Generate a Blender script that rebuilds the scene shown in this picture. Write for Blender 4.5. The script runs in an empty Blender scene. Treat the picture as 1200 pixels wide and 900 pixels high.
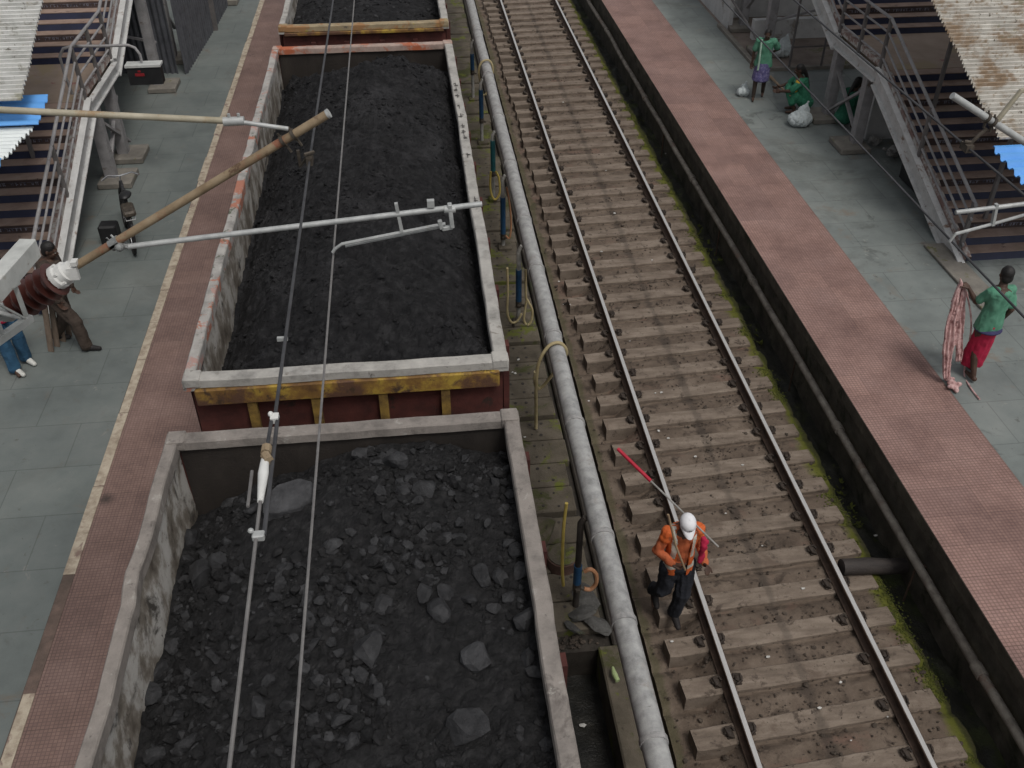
import bpy, bmesh, math, random
from mathutils import Vector, Matrix, noise
random.seed(11)
S = bpy.context.scene
col = S.collection
PI = math.pi
R_ = math.radians

# ------------------------------------------------------------------ camera
CAM_H, PITCH, YAW, FPX = 8.9, R_(37.66), R_(6.17), 1120.0
cam = bpy.data.cameras.new('camera')
cam.sensor_width = 36.0
cam.lens = 36.0 * FPX / 1200.0
cam.clip_end = 2000
camo = bpy.data.objects.new('camera', cam)
col.objects.link(camo)
camo.location = (0, 0, CAM_H)
camo.rotation_euler = (PI / 2 - PITCH, 0, -YAW)
S.camera = camo
_R = Vector((math.cos(YAW), -math.sin(YAW), 0))
_H = Vector((math.sin(YAW), math.cos(YAW), 0))
_Z = Vector((0, 0, 1))
_F = _H * math.cos(PITCH) - _Z * math.sin(PITCH)
_D = -(_Z * math.cos(PITCH) + _H * math.sin(PITCH))
def ray(x, y): return _F + _R * ((x - 600) / FPX) + _D * ((y - 450) / FPX)
def at(x, y, z):
    r = ray(x, y); p = r * ((z - CAM_H) / r.z); return Vector((p.x, p.y, z))
def aty(x, y, Y):
    r = ray(x, y); p = r * (Y / r.y); return Vector((p.x, Y, p.z + CAM_H))
def atx(x, y, X):
    r = ray(x, y); p = r * (X / r.x); return Vector((X, p.y, p.z + CAM_H))

# ------------------------------------------------------------------ materials
def ramp_cols(nt, stops):
    r = nt.nodes.new('ShaderNodeValToRGB')
    el = r.color_ramp.elements
    while len(el) < len(stops): el.new(.5)
    for e, (p, c) in zip(el, stops):
        e.position = p; e.color = (*c, 1)
    return r
def nz(nt, vec, scale, detail=6, rough=.6, dist=0):
    n = nt.nodes.new('ShaderNodeTexNoise')
    n.inputs['Scale'].default_value = scale; n.inputs['Detail'].default_value = detail
    n.inputs['Roughness'].default_value = rough; n.inputs['Distortion'].default_value = dist
    nt.links.new(vec, n.inputs['Vector']); return n
def mixc(nt, fac, a, b, mode='MIX'):
    m = nt.nodes.new('ShaderNodeMix'); m.data_type = 'RGBA'; m.blend_type = mode
    if isinstance(fac, (int, float)): m.inputs[0].default_value = fac
    else: nt.links.new(fac, m.inputs[0])
    for i, v in ((6, a), (7, b)):
        if isinstance(v, tuple): m.inputs[i].default_value = (*v, 1)
        else: nt.links.new(v, m.inputs[i])
    return m.outputs[2]
def mth(nt, op, a, b=0.0, c=None):
    m = nt.nodes.new('ShaderNodeMath'); m.operation = op
    for i, v in enumerate((a, b) if c is None else (a, b, c)):
        if isinstance(v, (int, float)): m.inputs[i].default_value = v
        else: nt.links.new(v, m.inputs[i])
    return m.outputs[0]
def smooth(nt, v, lo, hi):
    m = nt.nodes.new('ShaderNodeMapRange'); m.interpolation_type = 'SMOOTHSTEP'
    nt.links.new(v, m.inputs[0]); m.inputs[1].default_value = lo; m.inputs[2].default_value = hi
    return m.outputs[0]
def mk(name, stops, scale=3, rough=.8, bump=.2, bscale=40, metal=0, stretch=(1, 1, 1), stain=None, coord='P', spec=.4, extra=None):
    m = bpy.data.materials.new(name); m.use_nodes = True
    nt = m.node_tree; b = nt.nodes['Principled BSDF']
    if coord == 'P': vec = nt.nodes.new('ShaderNodeNewGeometry').outputs['Position']
    else:
        tc = nt.nodes.new('ShaderNodeTexCoord'); oi = nt.nodes.new('ShaderNodeObjectInfo')
        va = nt.nodes.new('ShaderNodeVectorMath'); va.operation = 'ADD'
        ml = mth(nt, 'MULTIPLY', oi.outputs['Random'], 37.0)
        nt.links.new(tc.outputs['Object'], va.inputs[0]); nt.links.new(ml, va.inputs[1]); vec = va.outputs[0]
    raw = vec
    if stretch != (1, 1, 1):
        mp = nt.nodes.new('ShaderNodeMapping'); mp.inputs['Scale'].default_value = stretch
        nt.links.new(vec, mp.inputs[0]); vec = mp.outputs[0]
    n = nz(nt, vec, scale, 8, .65)
    r = ramp_cols(nt, stops); nt.links.new(n.outputs[0], r.inputs[0])
    c = r.outputs[0]
    if stain:                                   # (scale, lo, hi, colour)[, ...]
        for (sc, lo, hi, sc_c) in stain:
            c = mixc(nt, smooth(nt, nz(nt, raw, sc, 7, .7, .4).outputs[0], lo, hi), c, sc_c)
    if extra: c = extra(nt, c, raw)
    nt.links.new(c, b.inputs['Base Color'])
    b.inputs['Roughness'].default_value = rough; b.inputs['Metallic'].default_value = metal
    b.inputs['Specular IOR Level'].default_value = spec
    if bump:
        bn = nz(nt, raw, bscale, 5, .7)
        bp = nt.nodes.new('ShaderNodeBump'); bp.inputs['Strength'].default_value = bump
        bp.inputs['Distance'].default_value = .02
        nt.links.new(bn.outputs[0], bp.inputs['Height']); nt.links.new(bp.outputs[0], b.inputs['Normal'])
    return m
def g(v, w=0): return (v * (1 + w), v, v * (1 - w))

def tile_extra(w, h, mortar, dark, vary, off=0.0):
    def f(nt, c, vec):
        br = nt.nodes.new('ShaderNodeTexBrick'); br.offset = off
        br.inputs['Scale'].default_value = 1; br.inputs['Brick Width'].default_value = w
        br.inputs['Row Height'].default_value = h; br.inputs['Mortar Size'].default_value = mortar
        br.inputs['Mortar Smooth'].default_value = .2; br.inputs['Bias'].default_value = 0
        br.inputs['Color1'].default_value = (1, 1, 1, 1)
        br.inputs['Color2'].default_value = (1 - vary, 1 - vary, 1 - vary * .9, 1)
        br.inputs['Mortar'].default_value = (dark, dark, dark, 1)
        nt.links.new(vec, br.inputs['Vector'])
        return mixc(nt, 1.0, c, br.outputs['Color'], 'MULTIPLY')
    return f
def both(*fs):
    def f(nt, c, vec):
        for q in fs: c = q(nt, c, vec)
        return c
    return f
def axis_stain(axis, centre, half, colr, nscale=3, amount=.8, soft=.35):
    """worn band of dirt that follows one line of the ground (oil, moss), ragged by noise"""
    def f(nt, c, vec):
        sp = nt.nodes.new('ShaderNodeSeparateXYZ'); nt.links.new(vec, sp.inputs[0])
        d = mth(nt, 'ABSOLUTE', mth(nt, 'SUBTRACT', sp.outputs[axis], centre))
        n = nz(nt, vec, nscale, 6, .7).outputs[0]
        k = mth(nt, 'ADD', mth(nt, 'SUBTRACT', 1.0, mth(nt, 'DIVIDE', d, half)), mth(nt, 'MULTIPLY', mth(nt, 'SUBTRACT', n, .5), 2.6))
        k = mth(nt, 'MULTIPLY', smooth(nt, k, .5 - soft, .5 + soft), amount)
        return mixc(nt, k, c, colr)
    return f
def spot_stain(x, y, r, colr, amount=.8):
    def f(nt, c, vec):
        d = nt.nodes.new('ShaderNodeVectorMath'); d.operation = 'DISTANCE'
        sp = nt.nodes.new('ShaderNodeSeparateXYZ'); nt.links.new(vec, sp.inputs[0])
        cb = nt.nodes.new('ShaderNodeCombineXYZ')
        nt.links.new(sp.outputs[0], cb.inputs[0]); nt.links.new(sp.outputs[1], cb.inputs[1])
        nt.links.new(cb.outputs[0], d.inputs[0]); d.inputs[1].default_value = (x, y, 0)
        k = smooth(nt, mth(nt, 'ADD', d.outputs['Value'], mth(nt, 'MULTIPLY', nz(nt, vec, 25).outputs[0], r * .8)), r * 1.3, r * .4)
        return mixc(nt, mth(nt, 'MULTIPLY', k, amount), c, colr)
    return f

M = {}
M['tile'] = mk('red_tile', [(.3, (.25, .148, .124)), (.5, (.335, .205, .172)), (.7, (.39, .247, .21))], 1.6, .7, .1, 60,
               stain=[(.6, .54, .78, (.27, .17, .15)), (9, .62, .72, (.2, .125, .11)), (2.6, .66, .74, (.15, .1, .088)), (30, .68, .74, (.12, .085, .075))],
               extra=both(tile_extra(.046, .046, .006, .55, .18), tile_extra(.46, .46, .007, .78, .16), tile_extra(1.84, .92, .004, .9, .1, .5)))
M['tile_left'] = mk('dark_tile', [(.3, (.175, .112, .094)), (.5, (.235, .152, .128)), (.7, (.285, .19, .162))], 1.6, .75, .1, 60,  # darker, browner copy of the red tile for the left platform
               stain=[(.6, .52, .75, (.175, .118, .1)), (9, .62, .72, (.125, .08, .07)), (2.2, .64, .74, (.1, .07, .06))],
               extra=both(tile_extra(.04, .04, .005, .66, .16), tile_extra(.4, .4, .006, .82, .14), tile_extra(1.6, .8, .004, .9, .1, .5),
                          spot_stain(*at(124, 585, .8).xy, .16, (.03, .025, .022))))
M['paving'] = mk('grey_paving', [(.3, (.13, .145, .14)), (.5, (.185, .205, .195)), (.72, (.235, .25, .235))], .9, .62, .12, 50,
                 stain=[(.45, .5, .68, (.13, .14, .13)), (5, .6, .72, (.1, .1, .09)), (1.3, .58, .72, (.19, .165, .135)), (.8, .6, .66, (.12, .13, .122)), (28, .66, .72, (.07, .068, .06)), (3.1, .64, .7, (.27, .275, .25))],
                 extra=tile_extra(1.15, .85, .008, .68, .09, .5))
M['paving_left'] = mk('shaded_paving', [(.3, (.1, .114, .11)), (.5, (.142, .16, .152)), (.72, (.185, .2, .188))], .9, .62, .12, 50,  # grey paving darkened: weaker light on the left side put into the colour
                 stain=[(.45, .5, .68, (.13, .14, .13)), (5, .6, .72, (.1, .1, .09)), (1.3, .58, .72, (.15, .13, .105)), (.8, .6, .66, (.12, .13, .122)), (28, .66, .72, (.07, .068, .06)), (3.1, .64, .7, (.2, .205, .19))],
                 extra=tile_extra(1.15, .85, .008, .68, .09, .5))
M['cream'] = mk('cream_paint', [(.35, (.25, .2, .15)), (.55, (.42, .36, .28)), (.75, (.5, .44, .35))], 7, .8, .15, 60,
                stain=[(3.5, .56, .66, (.2, .14, .115))])
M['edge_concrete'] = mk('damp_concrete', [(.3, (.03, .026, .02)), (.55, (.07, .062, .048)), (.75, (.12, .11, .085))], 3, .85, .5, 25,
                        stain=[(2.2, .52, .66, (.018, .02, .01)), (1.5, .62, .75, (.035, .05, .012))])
M['coping'] = mk('edge_coping', [(.3, (.07, .055, .045)), (.7, (.16, .11, .09))], 6, .8, .4, 30)
M['ground'] = mk('dark_ground', [(.3, (.016, .013, .01)), (.55, (.035, .029, .023)), (.75, (.06, .05, .04))], 4, .7, .6, 30,
                 stain=[(2, .55, .7, (.02, .026, .008))])
M['drain_soil'] = mk('drain_soil', [(.3, (.008, .008, .006)), (.55, (.022, .021, .015)), (.78, (.05, .048, .034))], 5, .6, .7, 30,
                     stain=[(1.3, .5, .66, (.035, .042, .01)), (3, .6, .7, (.07, .08, .014))])
M['wet'] = mk('wet_drain', [(.3, (.008, .008, .007)), (.6, (.02, .019, .016)), (.8, (.05, .046, .038))], 6, .35, .6, 30)
M['apron'] = mk('track_dirt', [(.25, (.06, .043, .031)), (.5, (.125, .094, .071)), (.75, (.2, .157, .122))], 2.6, .9, .6, 35,
                stain=[(5, .54, .66, (.055, .04, .03)), (1.1, .54, .68, (.15, .095, .072)), (16, .6, .68, (.04, .029, .022)), (2.2, .6, .68, (.06, .045, .034))],
                extra=both(axis_stain(0, 3.9, .12, (.035, .027, .022), 4.2, .6), axis_stain(0, 5.33, .22, (.11, .118, .014), .8, .95), axis_stain(0, 5.4, .1, (.03, .032, .01), 2, .7),
                           axis_stain(0, 2.34, .1, (.06, .06, .025), 2.2, .6)))
M['sleeper'] = mk('dusty_sleeper', [(.25, (.095, .072, .055)), (.5, (.18, .142, .111)), (.75, (.27, .22, .176))], 4, .85, .5, 45,
                  stretch=(.6, 2.5, 1), stain=[(7, .54, .66, (.08, .06, .046)), (1.6, .54, .68, (.125, .092, .07)), (22, .62, .68, (.05, .037, .028))],
                  extra=both(axis_stain(0, 3.9, .09, (.06, .048, .038), 4, .45), axis_stain(0, 3.03, .13, (.05, .036, .027), 5, .8),
                             axis_stain(0, 4.76, .12, (.05, .036, .027), 5, .8), axis_stain(0, 5.33, .08, (.065, .07, .02), 1.4, .7)))
M['slab'] = mk('mossy_slab', [(.25, (.045, .037, .026)), (.5, (.09, .075, .055)), (.75, (.13, .11, .085))], 3, .9, .5, 40,
               stain=[(1.1, .53, .61, (.05, .052, .016)), (1.5, .565, .62, (.095, .105, .018)), (8, .6, .7, (.035, .028, .02))])
M['rail_side'] = mk('rail_rust', [(.3, (.04, .026, .018)), (.6, (.09, .058, .041)), (.8, (.14, .095, .07))], 6, .8, .3, 60)
M['rail_top'] = mk('rail_polish', [(.3, (.6, .58, .55)), (.7, (.82, .8, .77))], 5, .24, .02, 80, metal=.6, stretch=(20, .6, 1))
M['clip'] = mk('oily_clip', [(.3, (.02, .015, .012)), (.7, (.055, .04, .03))], 12, .7, .3, 60)
M['pipe'] = mk('grey_pipe', [(.3, (.21, .21, .208)), (.5, (.32, .32, .315)), (.72, (.43, .43, .42))], 9, .6, .25, 70,
               stain=[(2.4, .58, .72, (.24, .2, .17)), (22, .64, .72, (.16, .15, .14))])
M['pipe_joint'] = mk('pipe_joint', [(.3, (.2, .2, .2)), (.7, (.4, .39, .38))], 14, .6, .3, 60)
M['old_pipe'] = mk('old_pipe', [(.3, (.075, .064, .054)), (.5, (.155, .138, .118)), (.72, (.24, .22, .19))], 6, .8, .4, 50,
                   stain=[(2, .56, .7, (.13, .085, .065)), (3, .62, .72, (.07, .08, .03))])
M['blue'] = mk('blue_paint', [(.3, (.012, .045, .1)), (.7, (.022, .08, .17))], 9, .5, .2, 50, stain=[(12, .6, .7, (.08, .07, .06))])
M['teal'] = mk('teal_paint', [(.3, (.01, .07, .08)), (.7, (.02, .13, .14))], 9, .5, .2, 50, stain=[(12, .6, .7, (.08, .07, .06))])
M['pale_post'] = mk('pale_post', [(.3, (.17, .165, .15)), (.7, (.36, .35, .33))], 9, .7, .2, 50, stain=[(7, .58, .7, (.09, .07, .05))])
M['dark_post'] = mk('dark_post', [(.3, (.015, .013, .011)), (.7, (.045, .036, .03))], 9, .7, .2, 50)
M['hose'] = mk('tan_hose', [(.3, (.28, .22, .11)), (.7, (.45, .38, .22))], 8, .5, .1, 60)
M['hose_yellow'] = mk('yellow_hose', [(.3, (.33, .24, .05)), (.7, (.46, .36, .1))], 8, .5, .1, 60)
M['hose_orange'] = mk('orange_hose', [(.3, (.3, .14, .07)), (.7, (.42, .22, .12))], 8, .5, .1, 60)
M['concrete'] = mk('grey_concrete', [(.3, (.13, .125, .12)), (.7, (.27, .265, .25))], 4, .85, .4, 45, stain=[(6, .6, .7, (.08, .075, .065))])
M['footing_dark'] = mk('broken_footing', [(.3, (.035, .033, .03)), (.55, (.075, .073, .069)), (.75, (.13, .128, .122))], 5, .85, .7, 30, stain=[(3, .56, .66, (.05, .052, .02))])
M['rust_drum'] = mk('rust_drum', [(.3, (.06, .032, .025)), (.7, (.13, .075, .058))], 5, .85, .4, 40)
# coal
M['coal'] = mk('coal', [(.3, (.005, .005, .0055)), (.5, (.012, .0118, .0125)), (.75, (.034, .033, .034))], 11, .75, 1.0, 45, spec=.28)
M['coal_fine'] = mk('coal_fines', [(.3, (.006, .006, .007)), (.5, (.014, .0138, .0148)), (.75, (.036, .0355, .037))], 8, .85, 1.0, 38, spec=.2,
                    stain=[(1.0, .5, .68, (.032, .0315, .0335)), (4, .54, .66, (.006, .006, .007)), (13, .56, .66, (.007, .007, .008))])
M['coal_lump'] = mk('coal_lump', [(.3, (.012, .012, .013)), (.55, (.032, .032, .034)), (.8, (.065, .065, .068))], 9, .68, .8, 35, spec=.3)
M['coal_soft'] = mk('coal_soft', [(.3, (.008, .008, .009)), (.55, (.019, .019, .0205)), (.8, (.042, .042, .045))], 9, .8, .8, 35, spec=.2)
M['coal_grey'] = mk('coal_grey', [(.3, (.03, .03, .032)), (.55, (.055, .055, .058)), (.8, (.09, .09, .094))], 9, .75, 1.0, 26, spec=.3)
# wagons
def rimmat(n, base, patches, sc=5):
    return mk(n, [(.3, tuple(v * .6 for v in base)), (.5, base), (.72, tuple(min(1, v * 1.25) for v in base))], sc, .75, .35, 50,
              stain=[(7, .6, .7, (.09, .08, .072))] + patches)
M['rim_near'] = rimmat('rim_near', (.23, .205, .185), [(2.3, .56, .66, (.14, .122, .11)), (5, .6, .68, (.33, .31, .28))])
M['rim_mid'] = rimmat('rim_mid', (.33, .315, .295), [(1.7, .55, .59, (.36, .15, .1)), (2.2, .56, .6, (.38, .24, .21)), (3.9, .6, .64, (.09, .1, .07))])
M['rim_mid_right'] = rimmat('rim_mid_right', (.36, .345, .32), [(3.1, .58, .66, (.19, .17, .15)), (1.4, .58, .66, (.38, .37, .35))])
M['rim_mid_back'] = rimmat('rim_mid_back', (.36, .27, .23), [(1.5, .52, .6, (.38, .11, .05))])
M['rim_far'] = rimmat('rim_far', (.3, .24, .15), [(2.4, .52, .6, (.3, .16, .07)), (3.6, .6, .66, (.32, .26, .06))])
M['inner_pale'] = mk('inner_wall', [(.3, (.07, .055, .042)), (.46, (.2, .175, .145)), (.56, (.42, .4, .37)), (.75, (.5, .485, .46))], 3, .85, .4, 30,
                     stretch=(1, 1, .8), stain=[(2.2, .54, .66, (.05, .043, .036)), (11, .6, .7, (.06, .05, .04))])
M['inner_dark'] = mk('inner_dark', [(.3, (.014, .011, .009)), (.6, (.03, .024, .02)), (.8, (.055, .045, .037))], 3, .85, .4, 30, stretch=(1, 1, .4))
M['maroon'] = mk('maroon_side', [(.3, (.04, .012, .01)), (.6, (.085, .024, .019)), (.8, (.11, .04, .03))], 4, .8, .3, 30, stain=[(5, .58, .7, (.03, .018, .014))])
M['band'] = mk('yellow_band', [(.35, (.1, .05, .02)), (.5, (.22, .12, .03)), (.6, (.36, .24, .04)), (.75, (.4, .28, .05))], 3.3, .75, .3, 30,
               stain=[(2.6, .47, .6, (.1, .05, .03)), (7, .55, .66, (.06, .035, .02))])
M['rib'] = mk('ochre_rib', [(.35, (.08, .045, .02)), (.6, (.27, .17, .04)), (.75, (.32, .2, .05))], 6, .8, .3, 30)
M['under'] = mk('underframe', [(.3, (.012, .01, .009)), (.7, (.04, .03, .025))], 5, .85, .3, 30)
M['ink'] = mk('stencil', [(.3, (.045, .04, .038)), (.7, (.1, .095, .088))], 20, .8, .1, 50)
# overhead line
M['galv'] = mk('galvanised', [(.3, (.3, .31, .31)), (.7, (.5, .51, .5))], 9, .5, .12, 60, metal=.2, stain=[(5, .6, .72, (.3, .28, .22))])
M['tube_tan'] = mk('tube_tan', [(.3, (.28, .25, .18)), (.7, (.44, .4, .31))], 5, .6, .15, 60, stain=[(4, .55, .68, (.3, .2, .11))])
M['tube_rust'] = mk('tube_rust', [(.3, (.16, .11, .065)), (.5, (.25, .185, .115)), (.72, (.33, .26, .175))], 4, .75, .25, 60,
                    stretch=(1, 1, 1), stain=[(3.2, .56, .68, (.23, .095, .055)), (7, .58, .68, (.11, .065, .04))])
M['white_steel'] = mk('white_steel', [(.3, (.36, .37, .355)), (.7, (.54, .55, .53))], 6, .6, .1, 50, stain=[(14, .62, .7, (.22, .2, .16)), (3, .57, .68, (.34, .32, .27))])
M['insul'] = mk('insulator', [(.3, (.05, .016, .013)), (.7, (.085, .028, .022))], 6, .3, .03, 50, spec=.6)
M['wire'] = mk('wire', [(.3, (.16, .15, .15)), (.7, (.27, .26, .25))], 9, .5, 0, metal=.4)
M['wire_dark'] = mk('wire_dark', [(.3, (.05, .05, .055)), (.7, (.1, .1, .105))], 9, .5, 0, metal=.4)
M['fitting'] = mk('dark_fitting', [(.3, (.03, .025, .02)), (.7, (.12, .1, .08))], 15, .6, .2, 60, metal=.3)
M['white'] = mk('off_white', [(.3, (.5, .5, .48)), (.7, (.7, .7, .68))], 6, .6, .1, 40)
# stairs / platform furniture
M['steel'] = mk('grey_steel', [(.3, (.19, .185, .188)), (.7, (.32, .31, .312))], 5, .6, .15, 50, stain=[(4, .58, .7, (.13, .1, .085)), (18, .64, .72, (.1, .06, .04))])
M['steel_dark'] = mk('dark_steel', [(.3, (.085, .08, .08)), (.7, (.16, .145, .14))], 5, .6, .15, 50)
M['stringer'] = mk('stringer', [(.3, (.4, .4, .39)), (.7, (.58, .58, .57))], 4, .65, .2, 50, stain=[(3.5, .58, .68, (.2, .13, .095)), (12, .62, .7, (.14, .1, .08))])
M['curb'] = mk('flaked_curb', [(.3, (.16, .08, .065)), (.48, (.25, .18, .16)), (.56, (.42, .4, .37)), (.75, (.5, .48, .45))], 6, .85, .4, 40)
M['tread'] = mk('tread', [(.3, (.2, .135, .105)), (.55, (.3, .215, .172)), (.75, (.36, .275, .225))], 3, .75, .15, 50, stain=[(.9, .55, .68, (.21, .165, .115)), (5, .6, .7, (.09, .06, .05))])
M['riser'] = mk('navy_riser', [(.3, (.007, .009, .027)), (.7, (.014, .018, .05))], 5, .6, .1, 50)
M['riser_brown'] = mk('brown_riser', [(.3, (.022, .013, .011)), (.7, (.05, .028, .024))], 5, .7, .1, 50)
M['letter'] = mk('letter', [(.42, (.03, .03, .05)), (.55, (.2, .2, .24))], 14, .7, 0)
M['landing'] = mk('landing', [(.3, (.25, .185, .14)), (.7, (.35, .27, .21))], 2, .7, .1, 50, stain=[(1.4, .58, .66, (.24, .09, .08)), (.8, .55, .62, (.3, .23, .14))])
M['corrug'] = mk('weathered_sheet', [(.3, (.3, .28, .25)), (.48, (.43, .41, .37)), (.7, (.58, .56, .51))], 4, .7, .2, 50, stretch=(.5, 1.6, 1),
                 stain=[(1.1, .47, .6, (.24, .17, .11)), (5, .53, .66, (.26, .2, .14)), (2.3, .58, .68, (.24, .22, .15)), (11, .6, .66, (.1, .08, .06))])
M['corrug_grey'] = mk('mossy_sheet', [(.3, (.34, .34, .32)), (.48, (.5, .5, .48)), (.7, (.62, .62, .6))], 4, .7, .2, 50, stretch=(.5, 1.6, 1),
                 stain=[(1.2, .56, .68, (.3, .29, .22)), (5, .55, .68, (.28, .27, .24)), (1.9, .62, .7, (.3, .25, .16)), (11, .6, .66, (.14, .13, .11))])
M['corrug_white'] = mk('white_sheet', [(.3, (.62, .66, .66)), (.7, (.76, .8, .79))], 4, .5, .05, 50)
M['corrug_blue'] = mk('blue_sheet', [(.3, (.1, .32, .72)), (.7, (.15, .4, .82))], 2, .45, .05, 50)
M['fence_sheet'] = mk('fence_sheet', [(.3, (.05, .052, .06)), (.7, (.1, .103, .115))], 4, .6, .15, 50, stain=[(7, .6, .7, (.05, .045, .04))])
M['plaster'] = mk('plaster', [(.3, (.4, .4, .4)), (.7, (.55, .55, .54))], 3, .8, .15, 40, stain=[(2, .58, .7, (.25, .22, .19))])
M['footing'] = mk('footing', [(.3, (.13, .12, .105)), (.7, (.235, .215, .185))], 4, .85, .3, 40, stain=[(3, .58, .68, (.12, .12, .04))])
M['black'] = mk('black_sheet', [(.3, (.008, .008, .009)), (.7, (.02, .02, .021))], 4, .5, .1, 40)
M['red_mark'] = mk('red_mark', [(.3, (.2, .01, .015)), (.7, (.26, .015, .02))], 4, .6, 0)
M['chrome'] = mk('chrome', [(.3, (.5, .5, .5)), (.7, (.7, .7, .7))], 9, .25, 0, metal=.9)
# people
M['skin'] = mk('skin', [(.3, (.045, .024, .016)), (.7, (.085, .047, .032))], 9, .6, .05, 60, coord='O')
M['hair'] = mk('hair', [(.3, (.006, .005, .005)), (.7, (.014, .012, .011))], 30, .5, .4, 90, coord='O')
M['orange'] = mk('orange_cloth', [(.3, (.52, .095, .02)), (.7, (.68, .15, .035))], 12, .75, .3, 30, coord='O')
M['orange_shirt'] = mk('orange_shirt', [(.3, (.38, .085, .03)), (.7, (.52, .14, .055))], 14, .85, .3, 30, coord='O')
M['reflect'] = mk('reflective', [(.3, (.5, .47, .4)), (.7, (.66, .63, .55))], 12, .4, .1, 40)
M['trouser_black'] = mk('black_cloth', [(.3, (.009, .01, .014)), (.7, (.02, .022, .03))], 10, .85, .3, 30, coord='O')
M['cap_white'] = mk('cap_white', [(.3, (.68, .68, .7)), (.7, (.8, .8, .82))], 10, .8, .1, 40, coord='O')
M['green'] = mk('green_cloth', [(.3, (.022, .14, .075)), (.7, (.045, .22, .13))], 9, .85, .3, 25, coord='O')
M['green_pale'] = mk('pale_green_cloth', [(.3, (.06, .2, .125)), (.7, (.11, .28, .19))], 8, .85, .3, 25, coord='O')
M['green_dark'] = mk('dark_green_cloth', [(.3, (.008, .07, .04)), (.7, (.018, .12, .07))], 9, .85, .3, 25, coord='O')
M['mint'] = mk('mint_cloth', [(.3, (.3, .45, .36)), (.7, (.42, .56, .46))], 9, .85, .3, 25, coord='O')
M['red_cloth'] = mk('red_cloth', [(.3, (.3, .008, .035)), (.7, (.42, .014, .055))], 6, .85, .3, 25, coord='O')
M['purple'] = mk('purple_cloth', [(.3, (.05, .045, .15)), (.5, (.1, .09, .2)), (.7, (.22, .2, .32))], 22, .85, .3, 25, coord='O')
M['navy'] = mk('navy_cloth', [(.3, (.02, .02, .06)), (.7, (.05, .045, .12))], 12, .85, .3, 25, coord='O')
M['pink'] = mk('pink_cloth', [(.35, (.24, .12, .115)), (.5, (.45, .28, .27)), (.65, (.58, .41, .39))], 16, .9, .5, 30, coord='O')
M['brown_cloth'] = mk('brown_cloth', [(.3, (.035, .025, .019)), (.7, (.062, .045, .035))], 9, .85, .3, 25, coord='O')
M['jeans'] = mk('jeans', [(.3, (.014, .05, .1)), (.7, (.028, .09, .16))], 9, .85, .3, 40, coord='O')
M['shoe_white'] = mk('shoe_white', [(.3, (.45, .45, .42)), (.7, (.6, .6, .56))], 9, .7, .1, 40, coord='O')
M['dark_shoe'] = mk('dark_shoe', [(.3, (.01, .009, .009)), (.7, (.025, .02, .02))], 9, .7, .1, 40, coord='O')
M['eye'] = mk('eye', [(.3, (.3, .28, .25)), (.7, (.4, .38, .34))], 3, .3, 0, coord='O')
M['yellow'] = mk('yellow_cloth', [(.3, (.55, .3, .03)), (.7, (.62, .42, .05))], 9, .8, .2, 25, coord='O')
M['sack'] = mk('white_sack', [(.3, (.36, .4, .4)), (.7, (.55, .6, .6))], 7, .6, .5, 22, coord='O')
M['red_paint'] = mk('red_paint', [(.3, (.35, .012, .03)), (.7, (.46, .02, .045))], 8, .45, .05, 40)
M['wood'] = mk('pole_wood', [(.3, (.22, .15, .09)), (.7, (.34, .25, .16))], 8, .7, .2, 40)
M['plank'] = mk('old_plank', [(.3, (.09, .065, .048)), (.7, (.19, .145, .11))], 5, .85, .3, 40, stretch=(3, 3, .6))
M['litter'] = mk('litter', [(.3, (.36, .35, .33)), (.7, (.62, .61, .58))], 5, .7, .1, 40)
M['litter_green'] = mk('litter_green', [(.3, (.24, .32, .13)), (.7, (.36, .42, .22))], 5, .4, .1, 40)
M['log'] = mk('log', [(.3, (.025, .021, .02)), (.7, (.06, .05, .045))], 6, .7, .4, 40, stretch=(.4, 3, 3))
M['mud'] = mk('mud', [(.3, (.035, .027, .021)), (.7, (.09, .07, .054))], 9, .9, .4, 40)
M['moss'] = mk('moss', [(.3, (.03, .038, .008)), (.7, (.105, .115, .016))], 9, .9, .4, 60)

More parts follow.
